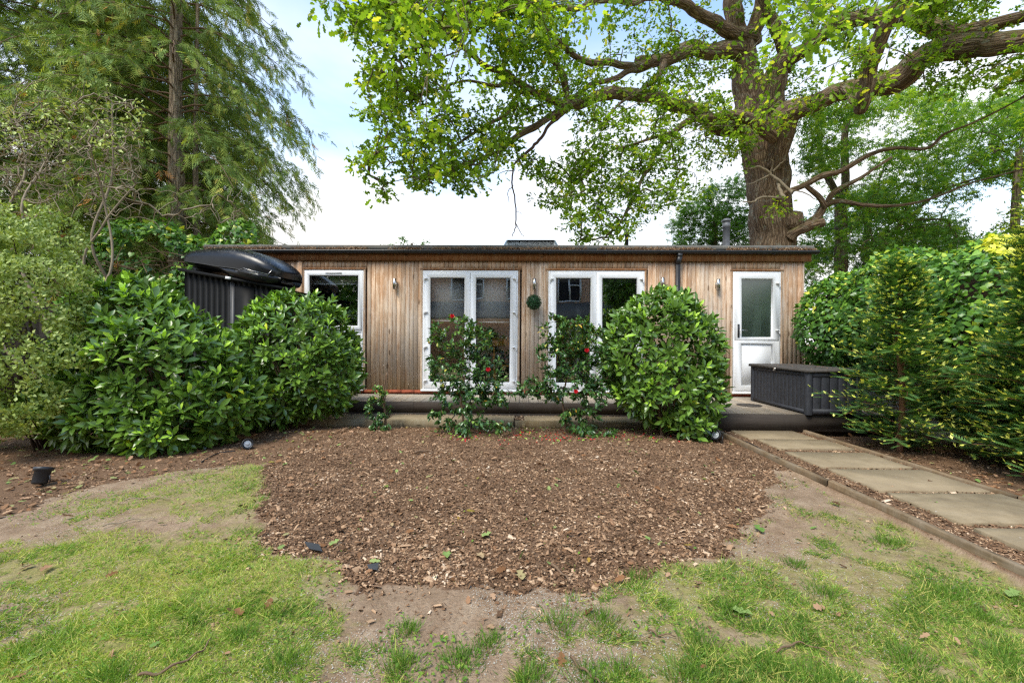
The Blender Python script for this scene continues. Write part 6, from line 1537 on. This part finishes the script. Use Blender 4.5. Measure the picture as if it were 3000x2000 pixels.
# ================================================================ SHED AND ROOF BOX
SY = 6.50                                        # front of the shed; its pent roof falls towards the house
pa, pb = at(541, 788, SY), at(868, 848, SY); print('shed', pa, pb)
sl = (pb[2] - pa[2]) / (pb[0] - pa[0]); X0, X1 = pa[0], pb[0] - .10
zr_ = lambda x: pa[2] + sl * (x - pa[0]) - .03
r = thing('metal_shed', 'low black corrugated metal shed between the left laurels and the garden room', 'shed', ((X0 + X1) / 2, SY + .4, 0))
pts_ = []; x = X0
while x < X1:
    for dx, dy in ((0, 0), (.014, .014), (.03, .014), (.044, 0), (.085, 0)):
        if x + dx <= X1: pts_.append((x + dx, SY + dy))
    x += .085
V = [(a, b, 0) for a, b in pts_] + [(a, b, zr_(a)) for a, b in pts_]; k = len(pts_)
t = MB(); t.add(V, Q=[(i, i + 1, k + i + 1, k + i) for i in range(k - 1)]); t.build('corrugated_wall', M['shed_metal'], r)
for xx in (X0, X1):
    t = MB(); t.add([(xx, SY + .016, 0), (xx, 7.44, 0), (xx, 7.44, zr_(xx)), (xx, SY + .016, zr_(xx))], Q=[(0, 1, 2, 3)]); t.build('side_wall', M['shed_metal'], r)
t = MB(); t.add([(X0, 7.44, 0), (X1, 7.44, 0), (X1, 7.44, zr_(X1)), (X0, 7.44, zr_(X0))], Q=[(0, 1, 2, 3)]); t.build('rear_wall', M['shed_metal'], r)
xd0, xd1 = at(675, 850, SY)[0], at(722, 850, SY)[0]
t = MB(); t.box(xd0, xd0 + .07, SY - .012, SY - .001, 0, zr_(xd0) - .04); t.build('door_stile', M['shed_grey'], r)
t = MB(); t.box(xd0 + .075, xd1 + .12, SY - .008, SY - .001, 0, zr_(xd1) - .06); t.build('door_panel', M['shed_metal'], r)
Xr = pb[0]
t = MB(); t.bar((X0 - .06, SY - .05, zr_(X0 - .06) + .01), (Xr, SY - .05, zr_(Xr) + .01), .03, .045); t.build('roof_rail', M['shed_metal'], r)
t = MB(); t.bar((xd0 - .03, SY - .068, zr_(xd0 - .03) + .014), (xd0 + .05, SY - .068, zr_(xd0 + .05) + .014), .008, .04); t.build('rail_clip', M['white_paint'], r)
t = MB(); t.bar((Xr - .015, SY - .068, zr_(Xr) + .012), (Xr, SY - .068, zr_(Xr) + .01), .008, .036); t.build('rail_clip', M['white_paint'], r)
t = MB(); t.add([(X0 - .05, SY - .03, zr_(X0 - .05) + .008), (Xr - .01, SY - .03, zr_(Xr) + .008), (Xr - .01, 7.45, zr_(Xr) + .008), (X0 - .05, 7.45, zr_(X0 - .05) + .008)], Q=[(0, 1, 2, 3)]); t.build('roof', M['shed_metal'], r)
# car roof box lying along the slope; profile read along its length s, heights above the rail
ang = math.atan(sl); yw_ = math.radians(-9); hx = np.array([math.cos(yw_), math.sin(yw_), 0]); sdv = np.array([hx[1], -hx[0], 0])
dX = hx * math.cos(ang) + np.array([0, 0, math.sin(ang)]); dZ = np.cross(dX, -sdv); dZ = dZ if dZ[2] > 0 else -dZ
O_ = np.array([X0 - .06, SY + .46, zr_(X0 - .03) + .035])
def bp(s, w, h): return O_ + dX * s * .93 + sdv * w + dZ * h
st = [(0.0, .36, .10, .27), (.02, .39, .09, .30), (.10, .41, .085, .335), (.35, .42, .08, .40), (.73, .425, .075, .465), (.95, .425, .02, .475), (1.2, .42, .01, .45), (1.40, .405, .01, .40), (1.56, .37, .02, .34), (1.66, .31, .04, .28), (1.71, .25, .06, .24)]
LIP = [.13, .13, .13, .135, .14, .15, .155, .155, .155, .15, .145]
r = thing('roof_box', 'glossy black car roof box lying on top of the metal shed', 'roof box', O_)
K = 28; k = K + 1; V = []
for (s, w, zb, ztp), lip in zip(st, LIP):
    for i in range(K + 1):
        a = math.pi * i / K; c_, s_ = math.cos(a), math.sin(a); V.append(bp(s, w * math.copysign(abs(c_) ** .42, c_), lip + max(ztp - lip, .02) * s_ ** .62))
n_ = len(st)
t = MB(); t.add(V, Q=[(a * k + i, a * k + i + 1, (a + 1) * k + i + 1, (a + 1) * k + i) for a in range(n_ - 1) for i in range(K)], N=[list(range(k))[::-1], list(range((n_ - 1) * k, n_ * k))])
o = t.build('lid_shell', M['gloss'], r, smooth=True); md = o.modifiers.new('sub', 'SUBSURF'); md.levels = 1; md.render_levels = 2
V = []
for (s, w, zb, ztp), lip in zip(st, LIP):
    w -= .006; V += [bp(s, a, b) for a, b in ((w, lip), (w * .99, zb + .05), (w * .92, zb + .015), (w * .84, zb), (-w * .84, zb), (-w * .92, zb + .015), (-w * .99, zb + .05), (-w, lip))]
t = MB(); t.add(V, Q=[(a * 8 + i, a * 8 + (i + 1) % 8, a * 8 + 8 + (i + 1) % 8, a * 8 + 8 + i) for a in range(n_ - 1) for i in range(8)], N=[list(range(8)), list(range((n_ - 1) * 8, n_ * 8))[::-1]]); t.build('base_shell', M['gloss'], r)
def sw(s): return float(np.interp(s, [q[0] for q in st], [q[1] for q in st]))
def sl_(s): return float(np.interp(s, [q[0] for q in st], LIP))
t = MB(); t.tube([bp(s, sw(s) + .002, sl_(s)) for s in np.linspace(.06, 1.64, 30)], .004, 6); t.build('seam', M['shed_grey'], r)
t = MB(); L_ = [(1.10, .125), (1.16, .155), (1.20, .175), (1.58, .15), (1.60, .09), (1.10, .095)]
V = [bp(a, sw(a) + d_, b) for d_ in (-.012, .014) for a, b in L_]; t.add(V, Q=[(i, (i + 1) % 6, 6 + (i + 1) % 6, 6 + i) for i in range(6)], N=[[6, 7, 8, 9, 10, 11]]); lk = t.build('lock_cover', M['black_plastic'], r)
t = MB(); t.tube([bp(a, sw(a) + .016, b) for a, b in ((1.04, .118), (1.10, .128), (1.16, .158), (1.2, .178), (1.3, .17), (1.58, .152))], .0035, 5); t.build('chrome_line', M['steel'], r)
t = MB(); t.tube([bp(1.62, sw(1.62) + .004, .235), bp(1.59, sw(1.59) + .008, .17), bp(1.575, sw(1.575) + .01, .12)], .004, 5); t.build('chrome_line', M['steel'], r)
for a0, a1 in ((.9, 1.0), (1.38, 1.52)):
    t = MB(); V = [bp(a, w, h) for a in (a0, a1) for w in (-.3, .3) for h in (-.028, .035)]; t.add(V, Q=[(0, 1, 3, 2), (4, 6, 7, 5), (0, 4, 5, 1), (2, 3, 7, 6), (0, 2, 6, 4), (1, 5, 7, 3)]); t.build('foot', M['black_plastic'], r)
t = MB(); V = [bp(a, w, h) for a in (.12, .22) for w in (-.3, .3) for h in (-.028, .1)]; t.add(V, Q=[(0, 1, 3, 2), (4, 6, 7, 5), (0, 4, 5, 1), (2, 3, 7, 6), (0, 2, 6, 4), (1, 5, 7, 3)]); t.build('foot', M['black_plastic'], r)
fc = bpy.data.curves.new('lettering', 'FONT'); fc.body = 'THULE'; fc.size = .045; fc.extrude = .001; fc.align_x = 'CENTER'
fo = bpy.data.objects.new('tmp_text', fc); C.objects.link(fo); bpy.context.view_layer.update()
me = bpy.data.meshes.new_from_object(fo.evaluated_get(bpy.context.evaluated_depsgraph_get())); bpy.data.objects.remove(fo)
me.materials.clear(); me.materials.append(M['brass']); o = link('lettering', me, lk)
q = bp(1.38, sw(1.36) + .0165, .118) - ROOT_OFF(lk); slp = math.atan2(-(sw(1.5) - sw(1.25)), .25)
o.matrix_local = Matrix.Translation(Vector(q)) @ Matrix.Rotation(slp + yw_, 4, 'Z') @ Matrix.Rotation(-ang, 4, 'Y') @ Matrix.Rotation(math.radians(90), 4, 'X')

# ================================================================ GARDEN WALL on the right, brick pier
r = thing('garden_wall', 'grey rendered garden wall under the ivy behind the right yews', 'wall', (5.6, 4.5, 0))
t = MB(); t.box(5.25, 5.40, .2, 7.9, -.1, 1.0); t.build('render_face', M['concrete'], r)
t = MB(); t.box(5.32, 5.36, .2, 7.9, 1.0, 2.0); t.build('fence_panel', M['soil_dark'], r)
r = thing('left_fence', 'dark timber boundary fence behind the ivy on the left', 'fence', (-7.2, 8.25, 0))
for k in range(30):
    t = MB(); t.box(-10.2 + k * .16, -10.2 + k * .16 + .15, 8.25, 8.27, 0, 1.9); t.build('board', M['deck_fascia'], r)

# ================================================================ THE HOUSE BEHIND THE CAMERA (seen in the panes)
r = thing('brick_house', 'brick house with white windows reflected in the french door glass', 'house', (0, -10, 0))
t = MB(); HY = -9.5
wins = [(-3.9, -2.1, 3.5, 4.75), (-.85, .1, 3.5, 4.75), (2.0, 3.3, 3.45, 4.75), (4.4, 5.6, 3.5, 4.75)]
ed = [-7.5] + sum([[a, b] for a, b, _, _ in wins], []) + [6.2]
for i in range(0, len(ed), 2): t.box(ed[i], ed[i + 1], HY - .3, HY, 0, 6.0)
for a, b, c_, d_ in wins: t.box(a, b, HY - .3, HY, 0, c_); t.box(a, b, HY - .3, HY, d_, 6.0)
t.build('wall', M['house_brick'], r)
for a, b, c_, d_ in wins:
    t = MB(); hy = -HY
    def flip(o): return o
    t.box(a, a + .08, HY - .12, HY + .03, c_, d_); t.box(b - .08, b, HY - .12, HY + .03, c_, d_); t.box(a + .08, b - .08, HY - .12, HY + .03, c_, c_ + .09); t.box(a + .08, b - .08, HY - .12, HY + .03, d_ - .08, d_)
    t.box((a + b) / 2 - .05, (a + b) / 2 + .05, HY - .1, HY + .02, c_ + .09, d_ - .08); t.box((a + b) / 2 + .05, b - .08, HY - .1, HY + .02, d_ - .42, d_ - .36)
    f_ = t.build('window', M['pvc'], r)
    t = MB(); t.add([(a + .08, HY - .06, c_ + .09), (b - .08, HY - .06, c_ + .09), (b - .08, HY - .06, d_ - .08), (a + .08, HY - .06, d_ - .08)], Q=[(3, 2, 1, 0)]); t.build('pane', M['dark_fabric'], f_)
t = MB(); t.add([(-8, HY + .4, 5.9), (6.6, HY + .4, 5.9), (6.6, HY - 4, 8.6), (-8, HY - 4, 8.6), (-8, HY - 8, 5.9), (6.6, HY - 8, 5.9)], Q=[(0, 1, 2, 3), (3, 2, 5, 4)]); t.build('roof', M['tile'], r)
t = MB(); t.box(-6.5, 5.6, HY + .002, HY + 2.6, 0, 2.4); t.build('extension_wall', M['house_brick'], r)
t = MB(); t.add([(-6.7, HY + .01, 3.4), (5.8, HY + .01, 3.4), (5.8, HY + 2.9, 2.42), (-6.7, HY + 2.9, 2.42), (-6.7, HY + .01, 3.3), (5.8, HY + .01, 3.3), (5.8, HY + 2.9, 2.32), (-6.7, HY + 2.9, 2.32)], Q=[(3, 2, 1, 0), (4, 5, 6, 7), (2, 3, 7, 6), (0, 4, 7, 3), (1, 2, 6, 5)]); t.build('extension_roof', M['roof_felt'], r)
